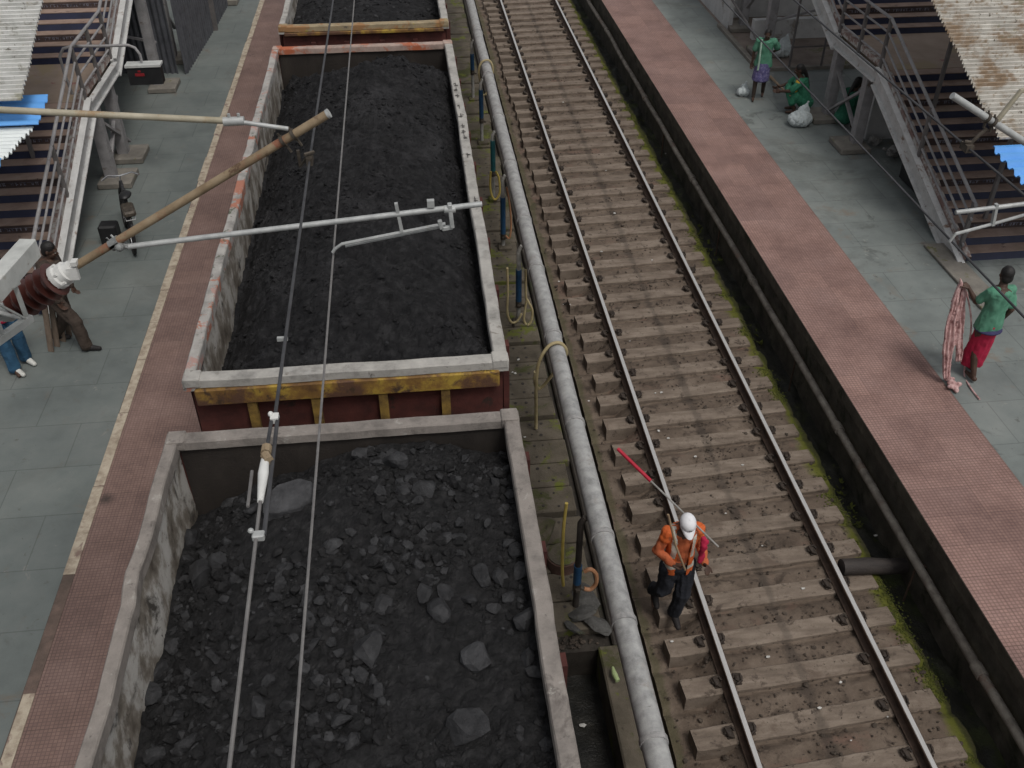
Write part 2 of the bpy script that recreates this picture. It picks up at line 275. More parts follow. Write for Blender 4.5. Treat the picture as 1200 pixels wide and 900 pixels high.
# ------------------------------------------------------------------ builders
class MB:
    def __init__(s): s.v = []; s.f = []; s.mi = []; s.cur = 0
    def add(s, vs, fs):
        o = len(s.v); s.v += [tuple(v) for v in vs]
        for f in fs: s.f.append(tuple(i + o for i in f)); s.mi.append(s.cur)
        return s
    def box(s, c, d, rot=None):
        hx, hy, hz = d[0] / 2, d[1] / 2, d[2] / 2; c = Vector(c)
        vs = [Vector((x, y, z)) for x in (-hx, hx) for y in (-hy, hy) for z in (-hz, hz)]
        if rot is not None: vs = [rot @ v for v in vs]
        return s.add([v + c for v in vs], [(0, 1, 3, 2), (4, 6, 7, 5), (0, 4, 5, 1), (2, 3, 7, 6), (0, 2, 6, 4), (1, 5, 7, 3)])
    def bb(s, x0, x1, y0, y1, z0, z1): return s.box(((x0 + x1) / 2, (y0 + y1) / 2, (z0 + z1) / 2), (x1 - x0, y1 - y0, z1 - z0))
    def bar(s, a, b, w, h, up=(0, 0, 1)):
        a, b = Vector(a), Vector(b); d = b - a; L = d.length; d.normalize()
        up = Vector(up)
        if abs(d.dot(up)) > .98: up = Vector((0, 1, 0))
        x = d.cross(up).normalized(); z = x.cross(d)
        return s.box((a + b) / 2, (w, L, h), Matrix((x, d, z)).transposed())
    def tube(s, pts, r, n=10, cap=True):
        pts = [Vector(p) for p in pts]
        rs = r if isinstance(r, (list, tuple)) else [r] * len(pts)
        prev = None; rings = []
        for i, p in enumerate(pts):
            t = (pts[min(i + 1, len(pts) - 1)] - pts[max(i - 1, 0)]).normalized()
            if prev is None:
                u = Vector((0, 0, 1)) if abs(t.z) < .9 else Vector((1, 0, 0))
                prev = (u - t * u.dot(t)).normalized()
            else: prev = (prev - t * prev.dot(t)).normalized()
            b = t.cross(prev)
            rings.append([p + (prev * math.cos(2 * PI * k / n) + b * math.sin(2 * PI * k / n)) * rs[i] for k in range(n)])
        vs = [v for ring in rings for v in ring]; fs = []
        for i in range(len(pts) - 1):
            for k in range(n):
                a, b2 = i * n + k, i * n + (k + 1) % n
                fs.append((a, b2, b2 + n, a + n))
        if cap: fs.append(tuple(range(n - 1, -1, -1))); fs.append(tuple(range((len(pts) - 1) * n, len(pts) * n)))
        return s.add(vs, fs)
    def ell(s, c, r, rot=None, nu=12, nv=8):
        vs = [Vector((0, 0, r[2]))]
        for j in range(1, nv):
            ph = PI * j / nv
            for i in range(nu):
                th = 2 * PI * i / nu
                vs.append(Vector((r[0] * math.sin(ph) * math.cos(th), r[1] * math.sin(ph) * math.sin(th), r[2] * math.cos(ph))))
        vs.append(Vector((0, 0, -r[2])))
        if rot is not None: vs = [rot @ v for v in vs]
        c = Vector(c); fs = []
        for i in range(nu): fs.append((0, 1 + i, 1 + (i + 1) % nu))
        for j in range(nv - 2):
            for i in range(nu):
                a = 1 + j * nu + i; b = 1 + j * nu + (i + 1) % nu
                fs.append((a, a + nu, b + nu, b))
        k = 1 + (nv - 2) * nu
        for i in range(nu): fs.append((k + i, len(vs) - 1, k + (i + 1) % nu))
        return s.add([v + c for v in vs], fs)
    def build(s, name, mats, parent=None, smooth=False, bevel=0, loc=None):
        me = bpy.data.meshes.new(name)
        vs = s.v
        if loc is not None:
            l = Vector(loc); vs = [tuple(Vector(v) - l) for v in vs]
        me.from_pydata(vs, [], s.f); me.update()
        for m in (mats if isinstance(mats, (list, tuple)) else [mats]): me.materials.append(m)
        me.polygons.foreach_set('material_index', s.mi)
        bm = bmesh.new(); bm.from_mesh(me)
        bmesh.ops.recalc_face_normals(bm, faces=bm.faces)
        if bevel: bmesh.ops.bevel(bm, geom=bm.edges[:], offset=bevel, segments=1, affect='EDGES', clamp_overlap=True)
        bm.to_mesh(me); bm.free()
        if smooth:
            me.shade_smooth()
            me.set_sharp_from_angle(angle=R_(40))
        o = bpy.data.objects.new(name, me); col.objects.link(o)
        if parent is not None: o.parent = parent
        elif loc is not None: o.location = loc
        return o
def tag(o, label=None, cat=None, group=None, kind=None):
    if label: o['label'] = label
    if cat: o['category'] = cat
    if group: o['group'] = group
    if kind: o['kind'] = kind
    return o
def empty(name, loc, label, cat, group=None, rz=0):
    o = bpy.data.objects.new(name, None); col.objects.link(o)
    o.location = loc; o.rotation_euler.z = rz; o.empty_display_size = .2
    return tag(o, label, cat, group)
class Thing:
    """an Empty at a base point; parts given in world coordinates are stored relative to it"""
    def __init__(s, name, loc, label, cat, group=None):
        s.loc = Vector(loc); s.o = empty(name, loc, label, cat, group)
    def part(s, name, mb, mat, smooth=False, bevel=0, parent=None, label=None):
        o = mb.build(name, mat, parent or s.o, smooth, bevel, loc=s.loc)
        if label: o['label'] = label
        return o
def copy_tree(o, parent=None):
    c = o.copy(); col.objects.link(c)
    if parent: c.parent = parent
    for ch in list(o.children): copy_tree(ch, c)
    return c
def fn(p, sc=1.0, oct=4): return noise.fractal(Vector(p) * sc, 1.0, 2.0, oct, noise_basis='PERLIN_ORIGINAL')

# ------------------------------------------------------------------ setting
ZP = .8
def sheet(name, x0, x1, y0, y1, z, mat, nx=1, ny=1, fz=None, kind='structure'):
    mb = MB(); vs = []; fs = []
    for j in range(ny + 1):
        for i in range(nx + 1):
            x = x0 + (x1 - x0) * i / nx; y = y0 + (y1 - y0) * j / ny
            vs.append((x, y, z + (fz(x, y) if fz else 0)))
    for j in range(ny):
        for i in range(nx):
            a = j * (nx + 1) + i; fs.append((a, a + 1, a + nx + 2, a + nx + 1))
    mb.add(vs, fs); o = mb.build(name, mat, None, smooth=fz is not None)
    if kind: o['kind'] = kind
    return o
sheet('ground', -600, 600, -600, 600, -.85, M['ground'])
# track bed of the right track: ragged right edge, sunk between the sleepers
TR = 3.9
SLP = []
_y = 2.62
while _y < 35:
    SLP.append((TR + random.uniform(-.03, .03), _y, R_(4.0) + random.uniform(-.012, .012))); _y += .572 + random.uniform(-.03, .03)
def slp_d(x, y):
    k = min(len(SLP) - 1, max(0, int((y - 2.62) / .572))); best = 9
    for q in range(max(0, k - 2), min(len(SLP), k + 3)):
        d = y - (SLP[q][1] + math.tan(SLP[q][2]) * (x - SLP[q][0]))
        if abs(d) < abs(best): best = d
    return best
def apron_z(x, y):
    d = slp_d(x, y); gr = 0
    if -.24 < d < -.1: gr = .045 * (1 - abs(d + .15) / .09) if abs(d + .15) < .09 else 0
    return apron_0(x, y) - gr * (1 + .6 * fn((x * 3, y * 3, 4)))
def apron_0(x, y):
    z = .012 * fn((x * 2.2, y * 2.2, 3)) + .006 * fn((x * 9, y * 9, 1))
    if x < 2.97: z -= .15 * min(1, (2.97 - x) / .2)
    if x > 5.2: z -= .25 * max(0, x - 5.2 - .08 * fn((0, y * 1.3, 7)))
    return z
b = MB(); nx, ny = 80, 1500; vs = []; fs = []
for j in range(ny + 1):
    y = 1.0 + 40.0 * j / ny
    for i in range(nx + 1):
        x = 2.3 + 3.12 * i / nx
        xx = x + (.05 * fn((x, y * 1.6, 9)) if i == nx else 0)
        vs.append((xx, y, -.185 + apron_z(x, y)))
for j in range(ny):
    for i in range(nx):
        a = j * (nx + 1) + i; fs.append((a, a + 1, a + nx + 2, a + nx + 1))
n0 = len(vs)                                   # skirt down the sides
for side in (0, nx):
    base = len(vs)
    for j in range(ny + 1):
        v = vs[j * (nx + 1) + side]; vs.append((v[0] + (.1 if side else 0), v[1], -.86))
    for j in range(ny):
        a = j * (nx + 1) + side; c = base + j; fs.append((a, a + nx + 1, c + 1, c))
b.add(vs, fs); tag(b.build('track_bed', M['apron'], None, smooth=True), kind='structure')
sheet('drain_floor_wall_side', 5.3, 5.75, -10, 60, -.36, M['drain_soil'], 10, 800, lambda x, y: .05 * fn((x * 5, y * 3, 2)))
# ground of the coal track and the walkway that carries the pipe
b = MB(); b.bb(-2.6, 1.9, 6.75, 60, -.849, -.33)
tag(b.build('coal_track_bed', M['ground']), kind='structure')
b = MB(); b.bb(-2.6, .75, -20, 6.748, -.849, -.33)
tag(b.build('coal_track_bed_near', M['ground']), kind='structure')
b = MB(); b.bb(1.73, 2.03, -20, 6.748, -.848, -.24)
tag(b.build('walkway_near', M['slab'], bevel=.02), kind='structure')
b = MB(); b.bb(1.904, 2.03, 6.752, 60, -.848, -.24)
tag(b.build('walkway', M['ground'], bevel=.02), kind='structure')
sheet('drain_floor', 2.03, 2.32, -20, 60, -.7, M['wet'], 4, 300, lambda x, y: .03 * fn((x * 6, y * 4, 5)))
sheet('pit_water', .75, 1.73, -20, 6.748, -.78, M['wet'], 20, 500, lambda x, y: .012 * fn((x * 7, y * 7, 4)) + .02 * max(0, fn((x * 2, y * 2, 8))))

# platforms
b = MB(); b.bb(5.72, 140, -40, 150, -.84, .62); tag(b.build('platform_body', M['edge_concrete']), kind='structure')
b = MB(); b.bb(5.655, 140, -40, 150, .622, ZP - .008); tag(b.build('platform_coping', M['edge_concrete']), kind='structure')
sheet('platform_paving', 7.1, 140, -40, 150, ZP, M['paving'])
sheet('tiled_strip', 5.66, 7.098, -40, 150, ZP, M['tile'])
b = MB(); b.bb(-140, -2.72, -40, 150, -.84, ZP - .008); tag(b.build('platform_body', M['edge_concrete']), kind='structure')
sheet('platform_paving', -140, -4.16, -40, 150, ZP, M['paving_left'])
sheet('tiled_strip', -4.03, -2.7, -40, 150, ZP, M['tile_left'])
# cream strip: stretches of paint with a broken bit
b = MB()
y = -5.0
while y < 60:
    L = random.uniform(.9, 1.6)
    miss = 6.45 < y + L / 2 < 7.3
    if not miss: b.bb(-4.158 + random.uniform(-.012, .012), -4.032, y, y + L - .012, ZP - .006, ZP + .006)
    y += L
tag(b.build('cream_strip', M['cream']), kind='structure')
b = MB(); b.bb(-4.157, -4.033, -40, 150, ZP - .007, ZP + .001); tag(b.build('strip_bed', M['coping']), kind='structure')

# ------------------------------------------------------------------ right track
def rail_mesh(X, y0, y1, name, label, zt=0.0):
    prof = [(-.068, -.156), (.068, -.156), (.068, -.145), (.012, -.125), (.01, -.04), (.034, -.03), (.034, -.008), (.025, 0), (-.025, 0), (-.034, -.008), (-.034, -.03), (-.01, -.04), (-.012, -.125), (-.068, -.145)]
    b = MB(); n = len(prof); ys = [y0 + (y1 - y0) * k / 40 for k in range(41)]
    vs = [(X + px, y, zt + pz) for y in ys for px, pz in prof]
    b.add(vs, []); o = 0
    for k in range(40):
        for i in range(n):
            a = k * n + i; c = k * n + (i + 1) % n
            b.f.append((a, c, c + n, a + n)); b.mi.append(1 if i == 7 else 0)
    o = b.build(name, [M['rail_side'], M['rail_top']])
    return tag(o, label, 'rail')
rail_mesh(3.035, -10, 60, 'rail', 'steel rail the worker in orange stands beside, left of the empty track pair')
rail_mesh(4.78, -10, 60, 'rail', 'shiny steel rail on the moss and drain side of the empty track')
rail_mesh(-1.67, -15, 60, 'rail', 'steel rail hidden under the coal wagons on their platform side')
rail_mesh(.07, -15, 60, 'rail', 'steel rail hidden under the coal wagons on their grey pipe side')

def sleeper_variant(seed):
    rnd = random.Random(seed)
    root = empty('sleeper', (0, 0, 0), 'dusty pale sleeper crossing under both rails of the empty track', 'sleeper', 'sleepers of the empty track')
    b = MB(); nx = 22; w = .125
    vs = []; fs = []
    for i in range(nx + 1):
        x = -1.38 + 2.76 * i / nx
        top = -.158 + .006 * fn((x * 2, seed * 3.3, 0))
        f_ = w * (1 + .1 * fn((x * 3, seed * 7.7, 1))); r_ = w * (1 + .1 * fn((x * 3, seed * 5.1, 2)))
        for (yy, zz) in ((-f_, -.42), (-f_, top - .014), (-f_ + .014, top), (r_ - .014, top), (r_, top - .014), (r_, -.42)):
            vs.append((x, yy, zz))
    for i in range(nx):
        for k in range(5):
            a = i * 6 + k; fs.append((a, a + 1, a + 7, a + 6))
    fs.append(tuple(range(6))); fs.append(tuple(range(nx * 6, nx * 6 + 6)))
    b.add(vs, fs); b.build('sleeper_block', M['sleeper'], root)
    for X in (-.8725, .8725):
        for s in (-1, 1):
            c = MB(); cx = X + s * .115
            c.box((cx, 0, -.15), (.08, .13, .02))
            c.tube([(cx - .02 * s, -.06, -.13), (cx + .03 * s, -.05, -.1), (cx + .04 * s, .03, -.095), (cx - .03 * s, .05, -.105), (cx - .05 * s, 0, -.11)], .016, 6)
            c.ell((cx + .02 * s, .01, -.12), (.05, .06, .025), nu=7, nv=5)
            c.build('rail_clip', M['clip'], root)
    return root
prot = [sleeper_variant(k) for k in range(4)]
k = 0; used = set()
for (sx_, y, sr_) in SLP:
    p = prot[k % 4] if (k * 7) % 5 else prot[(k * 3) % 4]
    if p.name not in used: used.add(p.name); o = p
    else: o = copy_tree(p)
    o.location = (sx_, y, random.uniform(-.006, .006))
    o.rotation_euler = (0, random.uniform(-.003, .003), sr_)
    k += 1

# clods and gravel bits of the bed, moss
def lump_verts(c, r, seed, flat=.7, sub=1, rough=.35):
    bm = bmesh.new(); bmesh.ops.create_icosphere(bm, subdivisions=sub, radius=1)
    rot = Matrix.Rotation(random.uniform(0, 6.28), 3, 'Z') @ Matrix.Rotation(random.uniform(-.5, .5), 3, 'X')
    sx, sy = random.uniform(.75, 1.25), random.uniform(.75, 1.25)
    out = []
    for v in bm.verts:
        d = 1 + rough * fn(v.co + Vector((seed * 1.7, seed * .3, 0)), 1.1, 2)
        p = Vector((v.co.x * sx, v.co.y * sy, v.co.z * flat)) * d * r
        out.append(rot @ p + Vector(c))
    fs = [tuple(v.index for v in f.verts) for f in bm.faces]
    bm.free(); return out, fs
ICO = {}
def ico(sub):
    if sub not in ICO:
        bm = bmesh.new(); bmesh.ops.create_icosphere(bm, subdivisions=sub, radius=1)
        ICO[sub] = ([v.co.copy() for v in bm.verts], [tuple(v.index for v in f.verts) for f in bm.faces]); bm.free()
    return ICO[sub]
def rock(mb, c, r, flat=.7, sub=1, rough=.4, cuts=4):
    """angular lump: sphere sliced by random planes"""
    vs, fs = ico(sub)
    rot = Matrix.Rotation(random.uniform(0, 6.28), 3, 'Z') @ Matrix.Rotation(random.uniform(-.6, .6), 3, 'X') @ Matrix.Rotation(random.uniform(-.6, .6), 3, 'Y')
    sc = Vector((random.uniform(.8, 1.3), random.uniform(.7, 1.1), flat * random.uniform(.8, 1.15)))
    pl = []
    for _ in range(cuts):
        n = Vector((random.gauss(0, 1), random.gauss(0, 1), random.gauss(0, 1))).normalized(); pl.append((n, random.uniform(.36, .8)))
    out = []
    for v in vs:
        p = v * (1 + rough * random.uniform(-.25, .25))
        for n, d in pl:
            e = p.dot(n) - d
            if e > 0: p = p - n * e
        p = Vector((p.x * sc.x, p.y * sc.y, p.z * sc.z)) * r
        out.append(rot @ p + Vector(c))
    mb.add(out, fs)
b = MB()
for _ in range(9000):
    y = 3.5 + 28 * random.random() ** 1.6; x = random.uniform(2.36, 5.3)
    if fn((x * 1.3, y * 1.3, 2)) < -.12 and random.random() < .8: continue
    if random.random() < .35: x = random.choice((3.03, 4.78, 3.9)) + random.gauss(0, .13)
    rock(b, (x, y, -.17 + apron_z(x, y) * .9), random.uniform(.006, .02) if random.random() < .93 else random.uniform(.02, .04), .5, 1 if random.random() < .1 else 0 or 1, .5, 2)
tag(b.build('track_clods', M['mud']), 'crumbs of dark mud and gravel strewn over the empty track bed', 'dirt', kind='stuff')
b = MB()
for _ in range(6500):
    y = 3.5 + 26 * random.random() ** 1.4
    k = fn((0, y * .55, 4)) + .5 * fn((0, y * 1.9, 6))
    if k < .02: continue
    x = 5.3 + .05 * fn((1, y * 1.3, 7)) + random.gauss(0, .06 + .05 * max(0, k))
    if x > 5.55: continue
    z = -.185 + apron_z(x, y) + .01
    r = random.uniform(.006, .016)
    b.ell((x, y, z), (r, r * random.uniform(.7, 1.3), r * .6), nu=5, nv=4)
tag(b.build('moss_cushions', M['moss']), 'bright green moss growing along the drain edge of the empty track', 'moss', kind='stuff')
b = MB()
for _ in range(500):
    y = 8 + 10 * random.random(); x = random.uniform(5.32, 5.6)
    if fn((x, y * .8, 14)) < .05: continue
    z = -.5 + random.uniform(0, .2)
    for q in range(4):
        a = random.uniform(0, 6.28); l = random.uniform(.03, .07)
        d = Vector((math.cos(a), math.sin(a), .7)) * l; s_ = Vector((-math.sin(a), math.cos(a), 0)) * l * .28
        p = Vector((x, y, z)); b.add([p, p + d * .5 + s_, p + d, p + d * .5 - s_], [(0, 1, 2, 3)])
tag(b.build('weeds', M['moss']), 'small weeds growing in the dark drain beside the red tiled platform', 'weeds', kind='stuff')

# rough ends on the left track: mossy concrete sleepers of the coal line
y = 6.98; k = 0; proto = None
while y < 33:
    w = random.uniform(.42, .5)
    root = empty('concrete_sleeper', (0, 0, 0), 'mossy concrete sleeper end showing between coal wagon and grey pipe', 'sleeper', 'sleepers of the coal line')
    root.location = (0, y + w / 2, 0)
    b = MB(); b.bb(-2.3, 1.86 + random.uniform(-.05, .03), -w / 2, w / 2, -.5, -.21)
    b.build('sleeper_block', M['slab'], root, bevel=.015)
    b = MB()
    for q in range(10 if y < 20 else 0):
        x0, y0 = .9 + .17 * (q // 2) + random.uniform(-.03, .03), (-.27 if q % 2 else .27) * w + random.uniform(-.02, .02)
        b.tube([(x0, y0, -.215), (x0, y0, -.204)], random.uniform(.014, .026), 8)
    if y < 20: b.build('bolt_row', M['dark_post'], root)
    gap = .1 if k % 4 == 3 else .012
    y += w + gap + .012; k += 1
b = MB(); rock(b, (1.3, 8.45, -.12), .25, .5, 3, .1, 5)
tag(b.build('stone_block', M['slab'], smooth=False), 'squarish grey stone block on the mossy sleepers beside the front wagon', 'stone')
b = MB(); b.tube([(1.5, 8.0, -.24), (1.5, 8.0, -.05), (1.5, 8.0, -.045)], [.2, .2, .17], 20)
t = Thing('rusty_drum', (1.5, 8.0, -.24), 'short rusty brown drum standing near the yellow hose post', 'drum')
t.part('drum_body', b, M['rust_drum'], True)
b = MB()
b.tube([(1.5, 8.0, -.044), (1.5, 8.0, -.03)], .185, 20); t.part('drum_lid', b, M['slab'], True)
b = MB()
for _ in range(800):
    rock(b, (random.uniform(.8, 1.75), random.uniform(6.8, 8.2), -.31), random.uniform(.01, .035), .6, 1, .4, 3)
for _ in range(500):
    rock(b, (random.uniform(2.05, 2.3), random.uniform(3, 25), -.69), random.uniform(.01, .035), .6, 1, .4, 3)
tag(b.build('rubble', M['mud']), 'wet rubble in the gutters around the grey water pipe', 'rubble', kind='stuff')

# ------------------------------------------------------------------ big grey pipe with hydrants
PX, PZ, PR = 1.74, 1.3, .118
t = Thing('water_pipe', (PX, 8, PZ), 'long thick grey water pipe on posts running beside the coal train', 'pipe')
b = MB(); b.tube([(PX + .012 * fn((0, y * .4, 3)), y, PZ + .012 * fn((0, y * .35, 9))) for y in [-6 + .5 * i for i in range(110)]], PR, 20)
t.part('pipe_run', b, M['pipe'], True)
for y in (4.55, 5.85, 7.0, 8.9, 10.8, 12.6, 14.2, 16.4, 18.6, 21, 24, 27):
    b = MB(); b.tube([(PX, y - .03, PZ), (PX, y - .029, PZ), (PX, y + .029, PZ), (PX, y + .03, PZ)], [PR, PR + .012, PR + .012, PR], 20)
    t.part('pipe_joint', b, M['pipe_joint'], True)
def arc(c, rx, rz, a0, a1, n=14, tilt=0):
    out = []
    for i in range(n + 1):
        a = a0 + (a1 - a0) * i / n
        out.append(Vector(c) + Vector((rx * math.cos(a), tilt * math.cos(a), rz * math.sin(a))))
    return out
def hydrant(Y, label, zb0, zb1, colm, base=True, dark=False):
    X = 1.56
    h = Thing('hydrant_post', (X, Y, -.24), label, 'hydrant', 'hydrant posts under the grey pipe')
    b = MB(); b.tube([(X, Y, -.24), (X, Y, 1.2), (X + .05, Y, 1.28)], .038, 12)
    h.part('post_tube', b, M['dark_post'] if dark else M['pale_post'], True)
    b = MB(); b.tube([(X, Y, zb0), (X, Y, zb1)], .05, 12); h.part('painted_sleeve', b, colm, True)
    b = MB(); b.tube([(X, Y, zb0 - .12), (X, Y, zb0 - .002)], .052, 10); b.tube([(X, Y, zb0 - .08), (X + .1, Y - .03, zb0 - .09)], .022, 8)
    b.box((X, Y - .06, zb0 - .06), (.05, .06, .03)); h.part('valve', b, M['fitting'], True)
    if base:
        b = MB(); b.box((X + .03, Y, -.19), (.26, .24, .08)); h.part('footing', b, M['slab'], bevel=.02)
    return h
hydrant(23.6, 'farthest blue sleeved hydrant post by the rear coal wagon', .55, .95, M['blue'])
hydrant(20.9, 'hydrant post with long blue sleeve below the pale hose loop on the pipe', .4, 1.05, M['blue'])
hydrant(18.0, 'hydrant post with teal sleeve and yellow hose coil', .45, 1.1, M['teal'])
hydrant(16.0, 'hydrant post with blue sleeve near the register arm end', .1, .85, M['blue'])
hydrant(13.4, 'blue sleeved hydrant post with two tan hoses looping down', .25, .85, M['blue'])
hy = hydrant(7.33, 'dark hydrant post with blue valve, nearest to the camera', .2, .5, M['blue'], False, True)
b = MB()
for c_, r_ in (((1.62, 7.2, -.2), .24), ((1.76, 7.05, -.22), .17), ((1.5, 7.02, -.22), .15), ((1.7, 7.4, -.2), .18)): rock(b, c_, r_, .32, 3, .3, 3)
hy.part('footing', b, M['footing_dark'])
def hose(pts, r, mat, label):
    # Catmull-Rom smoothing
    P_ = [Vector(p) for p in pts]; out = []
    for i in range(len(P_) - 1):
        a, b_, c, d = P_[max(i - 1, 0)], P_[i], P_[i + 1], P_[min(i + 2, len(P_) - 1)]
        for k in range(6):
            u = k / 6
            out.append(.5 * ((2 * b_) + (c - a) * u + (2 * a - 5 * b_ + 4 * c - d) * u * u + (3 * b_ - a - 3 * c + d) * u ** 3))
    out.append(P_[-1])
    m = MB(); m.tube(out, r, 8); return tag(m.build('hose', mat, None, True), label, 'hose')
Y = 10.45
hose([(PX - .24, Y + .15, -.18), (PX - .25, Y + .1, .2), (PX - .27, Y, .7), (PX - .25, Y - .05, 1.15), (PX - .12, Y - .04, 1.42), (PX + .04, Y, PZ + PR + .018), (PX + .14, Y + .02, 1.28), (PX + .09, Y + .05, 1.08), (PX - .06, Y + .08, .8), (PX - .2, Y + .1, .6), (PX - .28, Y + .02, .75), (PX - .29, Y - .03, 1.0)], .024, M['hose'], 'tan hose looped over the grey pipe beside the gap between wagons')
Y = 21.6
hose([(PX - .12, Y, .9), (PX - .17, Y, 1.2), (PX - .1, Y, 1.42), (PX + .06, Y, 1.46), (PX + .15, Y, 1.3), (PX + .12, Y, .95), (PX, Y, .7), (PX - .1, Y, .65)], .024, M['hose'], 'pale hose looped over the far end of the pipe near the rear wagon')
Y = 17.85
hose([(1.5, Y, .5), (1.48, Y, .2), (1.52, Y, -.05), (1.6, Y, -.12), (1.68, Y, .05), (1.66, Y, .35), (1.6, Y, .5)], .022, M['hose_yellow'], 'yellow hose coil hanging below the teal sleeved hydrant post')
Y = 13.3
hose([(1.36, Y, .95), (1.37, Y, .5), (1.36, Y, .1), (1.42, Y, -.1), (1.52, Y, -.1), (1.6, Y, .05)], .02, M['hose'], 'tan hose hanging left of the blue sleeved hydrant post beside the middle wagon')
hose([(1.66, Y, .9), (1.67, Y, .4), (1.7, Y, .3), (1.78, Y, .1), (1.76, Y, -.12), (1.69, Y, -.18), (1.64, Y, -.05), (1.68, Y, .3)], .02, M['hose'], 'tan hose loop hanging right of the blue sleeved hydrant post, under the pipe')
Y = 7.4
hose([(1.46, 7.7, 1.15), (1.44, 7.7, .8), (1.43, 7.65, .4), (1.43, 7.6, .1), (1.45, 7.6, -.15)], .02, M['hose_yellow'], 'yellow hose dropping beside the nearest dark hydrant post')
hose([(1.63, 7.3, .42), (1.7, 7.3, .45), (1.77, 7.3, .36), (1.78, 7.3, .2), (1.72, 7.3, .1), (1.64, 7.3, .12)], .026, M['hose_orange'], 'short orange hose curl on the nearest hydrant valve')
Y = 15.9
hose([(1.62, Y, 1.1), (1.68, Y, .7), (1.7, Y, .3), (1.67, Y, .05), (1.6, Y, .1)], .018, M['hose_orange'], 'thin orange hose hanging beside the blue sleeve near the register arm')

# right-hand old pipe along the platform wall
RX, RZ = 5.6, .3
t = Thing('drain_pipe', (RX, 10, RZ), 'old mottled pipe running along the damp wall of the tiled platform', 'pipe')
b = MB(); b.tube([(RX + .03 * fn((0, y * .25, 21)), y, RZ + .03 * fn((0, y * .2, 29))) for y in [-4 + .6 * i for i in range(80)]], .054, 14)
t.part('pipe_run', b, M['old_pipe'], True)
for y in (5.6, 9.6, 13.5, 17.5, 22, 27):
    xx, zz = RX + .03 * fn((0, y * .25, 21)), RZ + .03 * fn((0, y * .2, 29))
    b = MB(); b.tube([(xx, y - .08, zz), (xx, y - .078, zz), (xx, y + .078, zz), (xx, y + .08, zz)], [.054, .068, .068, .054], 14)
    t.part('pipe_joint', b, M['old_pipe'], True)
for y in (4.2, 7.1, 11.3, 15.5, 20):
    xx, zz = RX + .03 * fn((0, y * .25, 21)), RZ + .03 * fn((0, y * .2, 29))
    b = MB(); b.bar((xx, y, zz - .05), (5.73, y, zz - .05), .05, .012); b.tube([(xx, y, zz - .06), (xx, y, -.6)], .014, 6)
    t.part('bracket', b, M['rail_side'])
b = MB(); b.tube([(4.86, 7.42, -.03), (5.2, 7.43, -.06), (5.5, 7.44, -.12), (5.71, 7.45, -.14)], [.1, .105, .1, .095], 14)
tag(b.build('log', M['log'], None, True), 'dark wet log lying from the rail end to the platform wall', 'log')

# litter
def litter(pts, mat, label, group=None, name='litter_scrap', r0=.012, r1=.032):
    for (x, y, z) in pts:
        m = MB(); n = 5; r = random.uniform(r0, r1); a0 = random.uniform(0, 6)
        ring = [Vector((r * math.cos(a0 + i * 1.26) * random.uniform(.6, 1.2), r * .7 * math.sin(a0 + i * 1.26) * random.uniform(.6, 1.2), random.uniform(0, .012))) for i in range(n)]
        m.add([v + Vector((0, 0, .004)) for v in ring] + [v + Vector((0, 0, -.004)) for v in ring],
              [tuple(range(n)), tuple(range(2 * n - 1, n - 1, -1))] + [(i, (i + 1) % n, n + (i + 1) % n, n + i) for i in range(n)])
        o = m.build(name, mat); o.location = (x, y, z)
        tag(o, label, 'litter', group)
P1 = [at(*q, -.15) for q in ((611, 58), (710, 200), (705, 295), (660, 357), (668, 357), (768, 461), (775, 460), (783, 514), (937, 583), (941, 690), (997, 868), (787, 752), (893, 640), (815, 535), (870, 545), (850, 602), (764, 305), (1026, 628), (738, 400), (690, 470), (655, 330), (772, 505), (720, 250), (780, 180), (660, 120), (900, 770), (960, 830), (1040, 840), (985, 800))]
litter(P1, M['litter'], 'pale scrap of litter lying on the empty track bed', 'litter scraps on the empty track')
litter([Vector((2.17, y, -.62)) for y in (5.2, 6.1, 6.9, 7.1, 7.8, 9.2, 11.5, 12.6, 13.8)], M['litter'], 'pale scrap of litter down in the narrow drain by the grey pipe', 'litter scraps in the drain', r0=.025, r1=.05)
litter([Vector((1.05 + random.random() * .4, random.uniform(7.9, 13), -.195)) for _ in range(12)], M['litter'], 'pale scrap of litter on the mossy sleepers of the coal line', 'litter scraps on the mossy sleepers', r0=.012, r1=.028)
litter([at(683, 850, -.75)], M['litter'], 'white square of paper floating in the dark pit water', r0=.04, r1=.05)
litter([at(1048, 656, -.45), at(1065, 680, -.45), at(1044, 650, -.45)], M['litter'], 'crumpled plastic in the drain beside the dark log', 'plastic by the log', r0=.05, r1=.09)
m = MB(); m.tube([at(718, 782, -.16), at(720, 790, -.15), at(724, 798, -.16)], [.015, .034, .028], 9)
tag(m.build('plastic_bottle', M['litter_green'], None, True), 'crushed lime green plastic bottle on the walkway edge by the pit', 'bottle')

